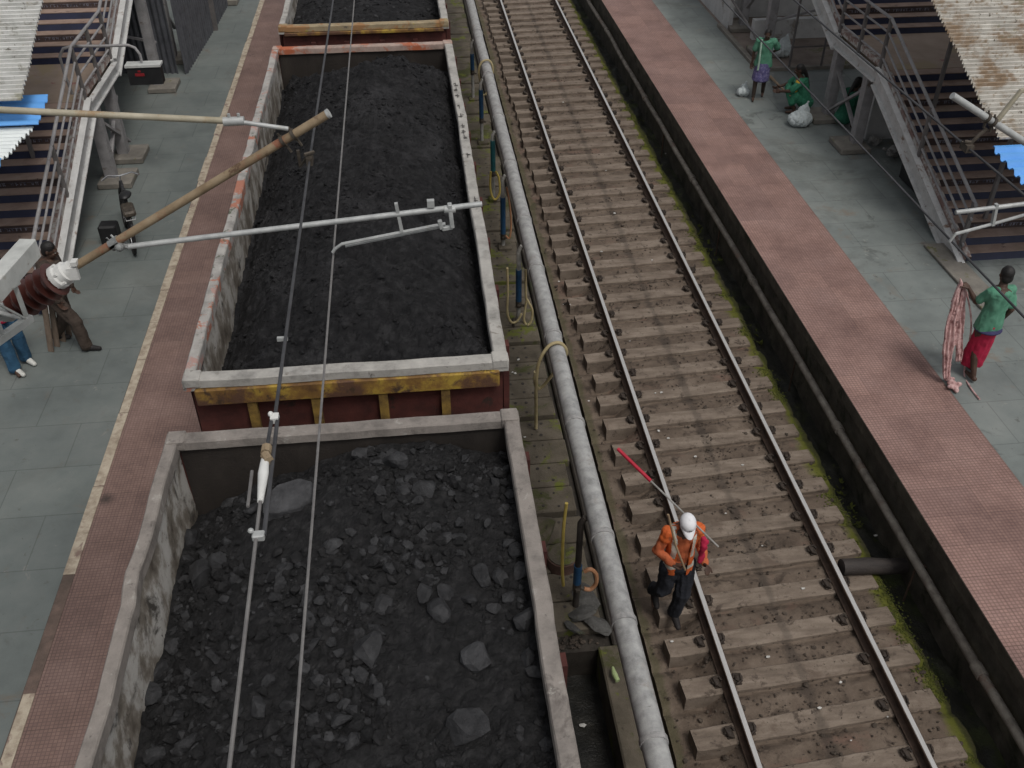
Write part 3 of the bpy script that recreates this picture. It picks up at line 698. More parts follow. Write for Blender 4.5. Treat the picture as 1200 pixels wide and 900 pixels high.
# ------------------------------------------------------------------ coal wagons
XL, XR, ZT = -2.4, .8, 3.25
def wagon(y0, y1, label, rims, heap, fine, seed):
    """rims: materials (left, right, front, back)"""
    xc = (XL + XR) / 2
    t = Thing('coal_wagon', (xc, (y0 + y1) / 2, 0), label, 'wagon', 'open wagons of the coal train')
    ny = 60
    def bulge(y, z, s): return (.042 if (seed == 1 and s < 0) else .014) * fn((s * 9 + seed, y * .9, z * .8)) + .006 * fn((s * 4 + seed, y * 3, z * 2))
    # side walls: outer skin and inner skin, bulged
    for s, xo, rim in ((-1, XL, rims[0]), (1, XR, rims[1])):
        b = MB(); zs = [1.15, 1.8, 2.3, 2.7, 3.0, ZT - .06]; vs = []; fs = []
        for j in range(ny + 1):
            y = y0 + .06 + (y1 - y0 - .12) * j / ny
            for z in zs:
                bl = bulge(y, z, s)
                vs.append((xo - s * .05 + bl, y, z)); vs.append((xo - s * .1 + bl, y, z))
        nz_ = len(zs) * 2
        for j in range(ny):
            for k in range(len(zs) - 1):
                a = j * nz_ + 2 * k
                fs.append((a, a + 2, a + 2 + nz_, a + nz_)); fs.append((a + 1, a + 1 + nz_, a + 3 + nz_, a + 3))
        b.add(vs, fs)
        for i in range(len(b.f)): b.mi[i] = i % 2
        w = t.part('side_wall', b, [M['maroon'], M['inner_pale']], True)
        b = MB(); vs = []; fs = []                                     # rim: rounded slightly dented top chord
        for j in range(ny + 1):
            y = y0 + (y1 - y0) * j / ny
            d = bulge(y, ZT, s) * .9; dz = .008 * fn((s + seed, y * 2.3, 5))
            e = .006 * fn((s + seed, y * 8, 6)); rw_ = .8 if s < 0 else 1
            for px, pz in ((0, -.13), (0, -.015), (-.012, 0), (-.128 * rw_, 0), (-.14 * rw_, -.015), (-.14 * rw_, -.13)):
                vs.append((xo + s * px + d + (e if px in (0, -.14 * rw_) else 0), y, ZT + pz + dz))
        for j in range(ny):
            for k in range(6):
                a = j * 6 + k; c = j * 6 + (k + 1) % 6; fs.append((a, c, c + 6, a + 6))
        fs.append(tuple(range(6))); fs.append(tuple(range(ny * 6, ny * 6 + 6)))
        b.add(vs, fs); t.part('side_rim', b, rim)
        for k in range(9):                                             # outer stanchions
            y = y0 + .5 + k * (y1 - y0 - 1) / 8
            b = MB(); b.bb(xo - .048 if s < 0 else xo - .044, xo + .044 if s < 0 else xo + .048, y - .06, y + .06, 1.1, ZT - .135); t.part('stanchion', b, M['maroon'])
    for ye, s, rim in ((y0, -1, rims[2]), (y1, 1, rims[3])):
        b = MB(); b.cur = 0; b.bb(XL + .06, XR - .06, min(ye - s * .055, ye - s * .09), max(ye - s * .055, ye - s * .09), 1.15, ZT - .02)
        b.cur = 1; b.bb(XL + .11, XR - .11, min(ye - s * .093, ye - s * .11), max(ye - s * .093, ye - s * .11), 1.3, ZT - .03)
        t.part('end_wall', b, [M['maroon'], M['inner_dark']])
        b = MB(); n = 24; vs = []; fs = []
        for i in range(n + 1):
            x = XL + .002 + (XR - XL - .004) * i / n
            d = .012 * fn((x * 1.5, seed + s, 3)); dz = .006 * fn((x * 2, seed + s, 8)) + .0045
            for py, pz in ((.004, -.1), (.004, -.015), (-.01, 0), (-.13, 0), (-.14, -.015), (-.14, -.1)):
                vs.append((x, ye + s * py + d, ZT + pz + dz))
        for i in range(n):
            for k in range(6):
                a = i * 6 + k; c = i * 6 + (k + 1) % 6; fs.append((a, c, c + 6, a + 6))
        fs.append(tuple(range(6))); fs.append(tuple(range(n * 6, n * 6 + 6)))
        b.add(vs, fs); t.part('end_rim', b, rim)
        b = MB(); b.bb(XL + .1, XR - .1, min(ye - s * .052, ye + s * .03), max(ye - s * .052, ye + s * .03), ZT - (.3 if seed != 3 else .17), ZT - .105)
        t.part('end_band', b, M['band'], bevel=.012)
        for x in (XL + .62, XL + 1.25, XL + 1.92, XL + 2.55):
            b = MB(); b.bb(x - .045, x + .045, min(ye - s * .053, ye + s * .012), max(ye - s * .053, ye + s * .012), 1.1, ZT - .305)
            t.part('end_rib', b, M['rib'] if seed != 3 else M['maroon'])
        b = MB()
        for x in (XL + .01, XR - .17):
            b = MB(); b.bb(x, x + .16, min(ye - s * .155, ye + s * .012), max(ye - s * .155, ye + s * .012), ZT - .08, ZT + .022); t.part('corner_cap', b, rim, bevel=.01)
        b = MB(); b.bb(XL + .1, XR - .1, min(ye - s * .25, ye - s * .02), max(ye - s * .25, ye - s * .02), .85, 1.12); t.part('headstock', b, M['under'])
        b = MB(); b.bb(xc - .1, xc + .1, min(ye, ye + s * .38), max(ye, ye + s * .38), .95, 1.1); t.part('coupler', b, M['under'])
    b = MB(); b.bb(XL + .12, XR - .12, y0 + .12, y1 - .12, 1.16, 1.3); b.bb(xc - .25, xc + .25, y0 + .3, y1 - .3, .8, 1.158)
    t.part('floor', b, M['under'])
    for yb in (y0 + 1.7, y1 - 1.7):
        b = MB()
        for sx in (-1, 1): b.bb(xc + sx * 1.0 - .07, xc + sx * 1.0 + .07, yb - 1.2, yb + 1.2, .45, .75)
        b.bb(xc - 1.07, xc + 1.07, yb - .25, yb + .25, .5, .78)
        bo = t.part('bogie', b, M['under'])
        for sx in (-1, 1):
            for dy in (-1, 1):
                w = MB(); cx = xc + sx * .8725
                w.tube([(cx - .065, yb + dy, .47), (cx - .064, yb + dy, .47), (cx + .064, yb + dy, .47), (cx + .065, yb + dy, .47)], [.2, .47, .47, .2], 20)
                t.part('wheel', w, M['under'], True, parent=bo)
    return t
rn = M['rim_near']; rm = M['rim_mid']
def h_near(x, y):
    z = 2.8 + .2 * math.exp(-((x + .5) / .9) ** 2 - ((y - 6.0) / 1.2) ** 2) + .16 * (x + 2.2) / 2.9 - .3 * math.exp(-((x + 2.25) / .4) ** 2)
    z += .12 * math.exp(-((x + .9) / 1.1) ** 2 - ((y - 4) / 1.5) ** 2)
    z -= .18 * math.exp(-((y - 6.75) / .35) ** 2) * (1 - math.exp(-((x + .4) / .9) ** 2))
    return z + .05 * fn((x * 1.7, y * 1.7, 2)) + .03 * fn((x * 6, y * 6, 5)) + .016 * fn((x * 15, y * 15, 7)) + .012 * abs(fn((x * 28, y * 28, 9)))
def h_mid(x, y):
    u = (x + .8) / 1.45
    z = 2.5 + .4 * (x + 2.2) / 2.9 + .78 * max(0, 1 - (u + .0) ** 2) ** .9
    e = max(0, (17.4 - y))
    z = min(z, 2.66 + e * .36 + .26 * math.exp(-((x + .4) / .7) ** 2)) if y > 15 else z
    f_ = max(0, y - 7.78); z = z * min(1, .93 + f_ * .3) + max(0, 1 - f_ / .5) * .3
    z += .06 * fn((x * 1.2, y * 1.2, 12)) * min(1, f_ + .2)
    z += .07 * fn((x * 2.3, y * 1.6, 41))
    z = min(z, 3.12 + f_ * .5)
    return min(z, 3.8) + .075 * fn((x * 2.6, y * 2.6, 15)) + .06 * abs(fn((x * 5, y * 5, 17))) + .016 * fn((x * 17, y * 17, 19)) + .012 * abs(fn((x * 28, y * 28, 9)))
def h_far(x, y): return 2.85 + .25 * (1 - ((x + .8) / 1.45) ** 2) + .06 * fn((x * 2, y * 2, 25)) + .03 * fn((x * 8, y * 8, 27))
def coal(name, label, y0, y1, hf, mat, nrub, yr, sizes, step=.03, fines=(), lumpmat='coal_lump'):
    X0, X1 = XL + .1, XR - .1
    b = MB(); nx = int((X1 - X0) / step); ny = int((y1 - y0) / step); vs = []; fs = []
    for j in range(ny + 1):
        for i in range(nx + 1):
            x = X0 + (X1 - X0) * i / nx; y = y0 + (y1 - y0) * j / ny
            vs.append((x, y, hf(x, y)))
    for j in range(ny):
        for i in range(nx):
            a = j * (nx + 1) + i; fs.append((a, a + 1, a + nx + 2, a + nx + 1))
    b.add(vs, fs)
    for _ in range(nrub):
        x = random.uniform(X0 + .05, X1 - .05); y = random.uniform(*yr)
        q = fn((x * 1.1, y * 1.1, 31))
        if q < -.1 and random.random() < .75: continue
        if any(((x - fx) / fr) ** 2 + ((y - fy) / fs_) ** 2 < 1 + .8 * fn((x * 2.5, y * 2.5, 33)) and random.random() < .93 for fx, fy, fr, fs_ in fines): continue
        r = sizes[0] * (sizes[1] / sizes[0]) ** (random.random() ** 2.1)
        b.cur = 0 if random.random() < .75 else 1
        rock(b, (x, y, hf(x, y) + r * .12), r, .75, 1, .35, 5)
    o = b.build(name, [mat, M[lumpmat]]); return tag(o, label, 'coal', kind='stuff')
wagon(-2.92, 6.88, 'nearest open wagon of dark lump coal, with a plain grey worn rim', (rn, rn, rn, rn), None, None, 1)
wagon(7.66, 17.5, 'middle open wagon of fine black coal, orange and white paint on its rim', (rm, M['rim_mid_right'], M['rim_mid_right'], M['rim_mid_back']), None, None, 2)
wagon(18.62, 28.4, 'farthest open wagon, its yellow ochre front rim at the picture top', (M['rim_mid_right'], M['rim_mid_right'], M['rim_far'], M['rim_far']), None, None, 3)
coal('coal_heap', 'lumpy black coal filling the nearest wagon', -2.8, 6.76, h_near, M['coal'], 8500, (2.7, 6.7), (.011, .085), .022, [(.05, 4.35, .62, .75), (-1.2, 5.9, .5, .45), (-.5, 3.3, .5, .4)])
coal('coal_heap', 'fine powdery black coal mounded in the middle wagon', 7.78, 17.38, h_mid, M['coal_fine'], 7000, (7.85, 17.3), (.009, .05), .025, [(-.3, 9.6, .8, 1.1), (-.9, 12.6, .5, .8), (-.4, 15, .6, .7), (0, 12, .4, 1.2)], 'coal_soft')
coal('coal_heap', 'black coal in the farthest wagon at the picture top', 18.75, 28.3, h_far, M['coal_fine'], 900, (18.8, 24), (.02, .06), .06)
# stencilled marks along the right rim of the middle wagon
w2 = [o for o in col.objects if o.name.startswith('coal_wagon') and 'middle' in o.get('label', '')][0]
for y in (11.2, 12.55, 13.2, 13.38, 13.6, 14.0, 14.35, 14.8, 15.1, 15.3):
    b = MB()
    b.box((XR - .07, y, ZT + .0074), (.012, .15, .0015))
    for _ in range(3):
        b.box((XR - .07 + random.uniform(-.02, .02), y + random.uniform(-.06, .06), ZT + .0075), (random.uniform(.015, .07), random.uniform(.012, .03), .0015), Matrix.Rotation(random.uniform(-.4, .4), 3, 'Z'))
    b.build('stencil_mark', M['ink'], w2, loc=w2.location)
# larger lumps one can point to
def on_heap(px, py, hf):
    z = 3.0
    for _ in range(12): p = at(px, py, z); z = hf(p.x, p.y)
    return at(px, py, z)
def z2p(x, y): return 80 + x / 1.935, 460 + y / 1.935
lumps = [(680, 592, .16), (925, 605, .14), (855, 457, .075), (985, 430, .12), (810, 460, .1), (715, 487, .09), (590, 660, .075), (430, 720, .11), (625, 715, .07),
         (600, 697, .06), (300, 425, .16), (345, 390, .1), (240, 580, .08), (200, 830, .1), (1035, 520, .15), (1020, 365, .1), (1020, 412, .1), (600, 352, .09),
         (808, 228, .12), (905, 770, .16), (850, 500, .12), (700, 540, .08), (965, 490, .07), (620, 750, .08), (740, 165, .13), (665, 152, .12), (210, 635, .1), (190, 690, .11),
         (250, 740, .11), (275, 800, .08), (395, 800, .07), (565, 790, .06), (500, 715, .08), (545, 508, .09), (580, 430, .07), (480, 440, .07), (880, 330, .08), (950, 300, .06),
         (790, 250, .07), (640, 400, .07), (770, 350, .06), (1040, 600, .09), (1060, 640, .08), (370, 255, .1), (420, 265, .08), (310, 370, .08), (280, 330, .09), (940, 420, .1),
         (1000, 345, .07), (910, 470, .07), (830, 430, .06), (655, 560, .06), (560, 570, .08), (510, 560, .05), (455, 660, .06), (340, 665, .08), (325, 600, .06), (710, 700, .05), (690, 655, .06), (640, 655, .06)]
for x, y, r in lumps:
    p = on_heap(*z2p(x, y), h_near); m = MB(); rock(m, (0, 0, 0), r, .72, 2, .12, 8)
    o = m.build('coal_lump', M['coal_lump'], smooth=False); o.location = p + Vector((0, 0, r * .25))
    if (x, y) == (680, 592): tag(o, 'big pale lump of coal in the middle of the nearest wagon', 'coal lump')
    elif (x, y) == (925, 605): tag(o, 'pointed grey lump of coal leaning on smooth fines, right of the wagon middle', 'coal lump'); o.data.materials[0] = M['coal_grey']
    else: tag(o, 'dark angular lump lying on the coal of the nearest wagon', 'coal lump', 'coal lumps in the nearest wagon')
p = on_heap(338, 590, h_near)
m = MB(); pts = [(-.22, -.1), (-.2, .06), (-.05, .14), (.14, .17), (.24, .08), (.2, -.06), (.08, -.13), (-.1, -.14)]
n = len(pts)
vs = [Vector((x, y, .06 + .05 * fn((x * 4, y * 4, 1)))) for x, y in pts] + [Vector((x * 1.05, y * 1.08 - .02, -.08)) for x, y in pts] + [Vector((0, .01, .085))]
m.add(vs, [(i, (i + 1) % n, 2 * n) for i in range(n)] + [(i, (i + 1) % n, n + (i + 1) % n, n + i) for i in range(n)] + [tuple(range(2 * n - 1, n - 1, -1))])
o = m.build('coal_slab', M['coal_grey'], bevel=.008); o.location = p + Vector((0, 0, .04)); o.rotation_euler = (R_(14), R_(-6), .2)
tag(o, 'large flat grey coal slab beside the hanging wire fitting', 'coal lump')

# ------------------------------------------------------------------ overhead line
YC = 5.98
def wire(name, pts, r, mat, label):
    m = MB(); m.tube(pts, r, 6); return tag(m.build(name, mat, None, True), label, 'wire', None)
XB = -.62; XA = -.68
CA = Vector((XA, 5.9, 6.27))
j1 = at(322, 490, 6.3); j2 = at(303, 628, 6.3)
wire('catenary_wire', [(XA - .02, 50, 6.5), (XA - .01, 25, 6.2), (XA, 12, 6.2), CA, j1], .0085, M['wire_dark'], 'thin overhead catenary wire above the left part of the coal wagons')
wire('contact_wire', [(XB + .05, 50, 5.5), (XB + .03, 25, 5.5), (XB, YC, 5.5), (XB + .0, -6, 5.5)], .0075, M['wire'], 'overhead contact wire held by the lower register arm, right of the catenary')
t = Thing('wire_termination', j1, 'white insulator and clamps ending the catenary wire above the coal slab', 'wire fitting')
b = MB(); e1 = at(311, 535, 6.3); e2 = at(305, 588, 6.3)
b.tube([j1 + Vector((-.012, 0, 0)), e1], .008, 6); b.tube([j1 + Vector((.012, 0, 0)), j2 + Vector((.02, 0, 0))], .009, 6); t.part('strand', b, M['wire_dark'], True)
b = MB(); b.tube([e1 + Vector((0, .06, 0)), e1 + Vector((0, .02, 0))], .022, 8); b.tube([e1 + Vector((.0, 0, .01)), e1 + Vector((.02, -.04, .01))], .02, 8); t.part('thimble', b, M['tube_rust'], True)
b = MB(); b.tube([e1, e1 * .85 + e2 * .15, e1 * .6 + e2 * .4, e2], [.014, .018, .022, .012], 10); t.part('insulator_body', b, M['white'], True)
b = MB(); b.tube([e1 + Vector((-.05, -.06, -.02)), e2 + Vector((-.05, .0, -.02))], .007, 6); t.part('splint', b, M['wire'], True)
b = MB(); b.tube([e2, at(268, 905, 6.3), at(255, 1020, 6.3)], .0072, 8); t.part('pull_rod', b, M['wire'], True)
b = MB(); b.box(j2, (.045, .035, .03)); b.tube([j2 + Vector((-.026, 0, .02)), j2 + Vector((-.022, .005, .035))], .012, 8); t.part('clamp', b, M['galv'], bevel=.006)
b = MB(); b.box(j1, (.034, .04, .03)); b.ell(j1 + Vector((-.016, .01, .015)), (.012, .012, .014)); t.part('clamp', b, M['white'], bevel=.006)
p = at(331, 397, 6.27); b = MB(); b.box(p, (.05, .018, .018)); t.part('clamp', b, M['galv'])

def cantilever(X_of, Y, label, right=False):
    return Thing('cantilever_arm', (X_of, Y, 6.0), label, 'cantilever', 'overhead line cantilevers')
A = lambda x, y: aty(x, y, YC)
t = cantilever(-1.5, YC, 'rusty tan overhead cantilever reaching over the coal train from the left')
top, foot = A(385, 133), A(90, 311)
b = MB(); b.tube([foot, top], .029, 14); t.part('bracket_tube', b, M['tube_rust'], True)
b = MB(); b.tube([top - (top - foot).normalized() * .012, top + (top - foot).normalized() * .006], .031, 14); t.part('end_cap', b, M['galv'], True)
s0, s1, s2 = A(-220, 118), A(275, 142), A(338, 151)
b = MB(); b.tube([s0, s1], .021, 12); t.part('stay_tube', b, M['tube_tan'], True)
b = MB(); b.tube([s1, s2], .015, 10); t.part('stay_end', b, M['galv'], True)
b = MB(); b.tube([s1 - Vector((.07, 0, 0)), s1 + Vector((.06, 0, 0))], .029, 10)
for k in (-.03, .03): b.tube([s1 + Vector((k, 0, .02)), s1 + Vector((k, 0, .05))], .01, 6)
t.part('stay_clamp', b, M['galv'], True)
dirn = (top - foot).normalized(); perp = Vector((-dirn.z, 0, dirn.x))
for q in (.83, .87):
    c = foot.lerp(top, q); b = MB()
    b.tube([c - dirn * .01, c + dirn * .01], .04, 14); b.tube([c - perp * .035, c - perp * .09], .009, 6); b.tube([c + perp * .035, c + perp * .06], .008, 6)
    t.part('hoop_clamp', b, M['fitting'], True)
b = MB(); c = foot.lerp(top, .85); b.tube([c - perp * .1, c + Vector((.05, 0, -.2)), CA + Vector((0, 0, .03))], .012, 6); b.box(CA, (.04, .1, .05)); b.tube([CA + Vector((-.03, -.02, .04)), CA + Vector((.03, .02, .04))], .012, 6)
t.part('wire_hanger', b, M['fitting'])
rl, rr = A(150, 289), A(565, 239)
b = MB(); b.tube([rl, rr], .0195, 12); t.part('register_tube', b, M['galv'], True)
b = MB(); c = A(135, 285); b.tube([c - dirn * .035, c + dirn * .035], .042, 14); b.ell(c + Vector((.03, -.03, -.015)), (.032, .032, .032)); b.tube([c + Vector((.02, 0, 0)), rl], .022, 8)
for q_ in (-.02, .02): b.tube([c + dirn * q_ + perp * .03, c + dirn * q_ + perp * .062], .008, 6); t.part('register_swivel', b, M['galv'], True)
st0, st1 = aty(392, 299, YC), A(522, 262)
b = MB(); b.tube([Vector((XB, YC, 5.5)) + Vector((0, 0, .03)), st0 + Vector((.01, 0, .05)), st0 + Vector((.06, 0, .085)), st1], .012, 8); t.part('steady_arm', b, M['galv'], True)
b = MB(); b.tube([st0 + Vector((.08, .03, .05)), st1 + Vector((0, .03, -.035))], .01, 6); t.part('steady_rod', b, M['galv'], True)
b = MB(); c = A(527, 245)
b.bar(c + Vector((0, 0, .04)), A(530, 266), .03, .05); b.bar(A(530, 266), A(518, 268), .03, .03); b.bar(A(518, 268), A(515, 258), .03, .03); b.tube([c - Vector((.04, 0, 0)), c + Vector((.04, 0, 0))], .028, 10)
t.part('drop_bracket', b, M['galv'], bevel=.004)
b = MB(); b.bar(A(464, 238), A(471, 271), .022, .03); t.part('stay_link', b, M['galv'])
b = MB(); c = A(505, 243); b.box(c + Vector((0, 0, .03)), (.05, .04, .05)); t.part('tube_clip', b, M['galv'])
# insulator
i0, i1 = A(14, 362), A(72, 322)
ax = (i1 - i0).normalized(); L = (i1 - i0).length
b = MB(); pts = [i0]; rs = [.07]
ns = 6
for k in range(ns):
    u = .06 + .9 * k / ns
    for du, r in ((0, .06), (.018, .072), (.045, .122), (.062, .126), (.07, .118), (.078, .066), (.12, .058)):
        pts.append(i0 + ax * L * (u + du)); rs.append(r)
pts.append(i1); rs.append(.055)
b.tube(pts, rs, 24); t.part('insulator', b, M['insul'], True)
b = MB(); b.tube([i1 - ax * .05, i1 - ax * .045, i1 - ax * .01, i1 + ax * .0, i1 + ax * .05, i1 + ax * .055, i1 + ax * .1, i1 + ax * .11], [.07, .088, .088, .075, .075, .06, .055, .03], 18)
for a_ in range(6):
    u_ = Vector((-ax.z, 0, ax.x)) * math.cos(a_ * PI / 3) + Vector((0, 1, 0)) * math.sin(a_ * PI / 3); b.tube([i1 - ax * .05 + u_ * .075, i1 + ax * .02 + u_ * .078], .012, 6)
b.box(i1 + ax * .09 + Vector((.02, -.04, -.02)), (.07, .03, .09)); b.box(i1 + ax * .11 + Vector((.03, -.03, .05)), (.04, .06, .03))
t.part('insulator_cap', b, M['white'], True)
b = MB(); b.tube([i0 - ax * .1, i0 - ax * .05, i0 + ax * .02], [.05, .075, .07], 14); b.box(i0 - ax * .1 + Vector((0, -.04, .03)), (.09, .05, .07)); t.part('insulator_base', b, M['galv'], True)
# white lattice boom that carries it
q0, q1 = at(38, 287, 5.85), at(-80, 420, 5.85)
t = Thing('lattice_boom', q0, 'white painted steel lattice boom carrying the ribbed insulator at left', 'steel boom')
d = (q1 - q0).normalized(); sx = Vector((-d.y, d.x, 0)).normalized()
if sx.x > 0: sx = -sx
def Q(l, s, z): return q0 + d * l + sx * s + Vector((0, 0, z))
b = MB(); b.bar(Q(-.02, .03, -.03), Q(1.9, .03, -.03), .11, .13); t.part('channel', b, M['white_steel'], bevel=.006)
b = MB(); b.bar(Q(.25, .2, -.03), Q(1.9, .2, -.03), .02, .16); b.bar(Q(.25, .14, -.11), Q(1.9, .14, -.11), .1, .02); t.part('channel', b, M['white_steel'], bevel=.004)
l0, l1 = at(36, 372, 5.25), at(-60, 440, 5.25)
b = MB(); dl = (l1 - l0).normalized(); sl = Vector((-dl.y, dl.x, 0)).normalized()
if sl.x > 0: sl = -sl
for off, zz in ((0, 0), (.3, 0), (0, .3), (.3, .3)):
    b.bar(l0 + sl * off + Vector((0, 0, zz)), l1 + sl * off + Vector((0, 0, zz)), .05, .05)
for k in range(4):
    a = l0 + dl * (.03 + .22 * k); c = l0 + dl * (.03 + .22 * (k + 1))
    b.bar(a, c + Vector((0, 0, .3)), .03, .012); b.bar(a + sl * .3, c, .03, .012); b.bar(a, a + Vector((0, 0, .3)), .03, .012); b.bar(a, a + sl * .3, .03, .012)
    b.bar(a + Vector((0, 0, .3)), c + sl * .3 + Vector((0, 0, .3)), .03, .012)
t.part('lattice', b, M['white_steel'])
b = MB(); b.bar(Vector((-3.7, 4.6, ZP)), Vector((-3.7, 4.6, 7.0)), .3, .3); b.bar(Q(1.2, -.02, 0), Vector((-3.7, 4.6, 5.8)), .12, .12); b.bar(l0 + dl * .6, Vector((-3.7, 4.6, 5.3)), .1, .1); b.bar(A(-210, 118), Vector((-3.7, 4.6, 6.7)), .08, .08); 
# right-hand cantilever
YD = 5.71
A = lambda x, y: aty(x, y, YD)
t = cantilever(5, YD, 'grey overhead cantilever reaching in from the right, over the stairs')
top = A(1116, 112); c0 = A(1200, 166); d2 = (c0 - top).normalized(); foot = top + d2 * 3.0
b = MB(); b.tube([top, foot], .023, 14); t.part('bracket_tube', b, M['galv'], True)
for q in (.33, .39):
    c = top + d2 * q; b = MB(); b.tube([c - d2 * .01, c + d2 * .01], .034, 12); b.tube([c + Vector((0, 0, -.03)), c + Vector((0, 0, -.07))], .01, 6); b.tube([c + Vector((0, 0, .025)), c + Vector((0, 0, .05))], .008, 6); t.part('hoop_clamp', b, M['fitting'], True)
CC = Vector((3.70, YD, 6.23))
b = MB(); c = top + d2 * .36; b.tube([c + Vector((0, 0, -.06)), c.lerp(CC, .5) + Vector((.02, 0, 0)), CC], .013, 6); b.box(CC, (.05, .09, .05)); b.tube([CC + Vector((-.03, 0, .04)), CC + Vector((.03, 0, .03))], .012, 6); t.part('wire_hanger', b, M['fitting'])
b = MB(); b.tube([top + d2 * .42 + Vector((0, 0, .02)), A(1196, 107) , A(1290, 80)], .018, 8); t.part('stay_tube', b, M['tube_tan'], True)
b = MB(); b.tube([A(1120, 249), A(1200, 239), A(1420, 212)], .0165, 12); t.part('register_tube', b, M['galv'], True)
sa = Vector((3.81, YD, 5.5))
b = MB(); b.tube([sa + Vector((0, 0, .02)), A(1113, 283), A(1120, 274), A(1165, 262), A(1200, 252), A(1290, 232)], .012, 8); t.part('steady_arm', b, M['galv'], True)
b = MB(); b.bar(A(1168, 239), A(1163, 264), .02, .03); t.part('stay_link', b, M['galv'])
wire('catenary_wire', [(3.72, 50, 6.5), (3.7, 25, 6.25), (3.7, 12, 6.22), CC, (3.7, -6, 6.3)], .009, M['wire_dark'], 'dark overhead wire crossing in front of the right stairs, the upper one')
wire('contact_wire', [(3.95, 50, 5.5), (3.9, 25, 5.5), (3.81, YD, 5.5), (3.8, -6, 5.5)], .0085, M['wire_dark'], 'dark overhead wire passing by the women in green, the lower right one')

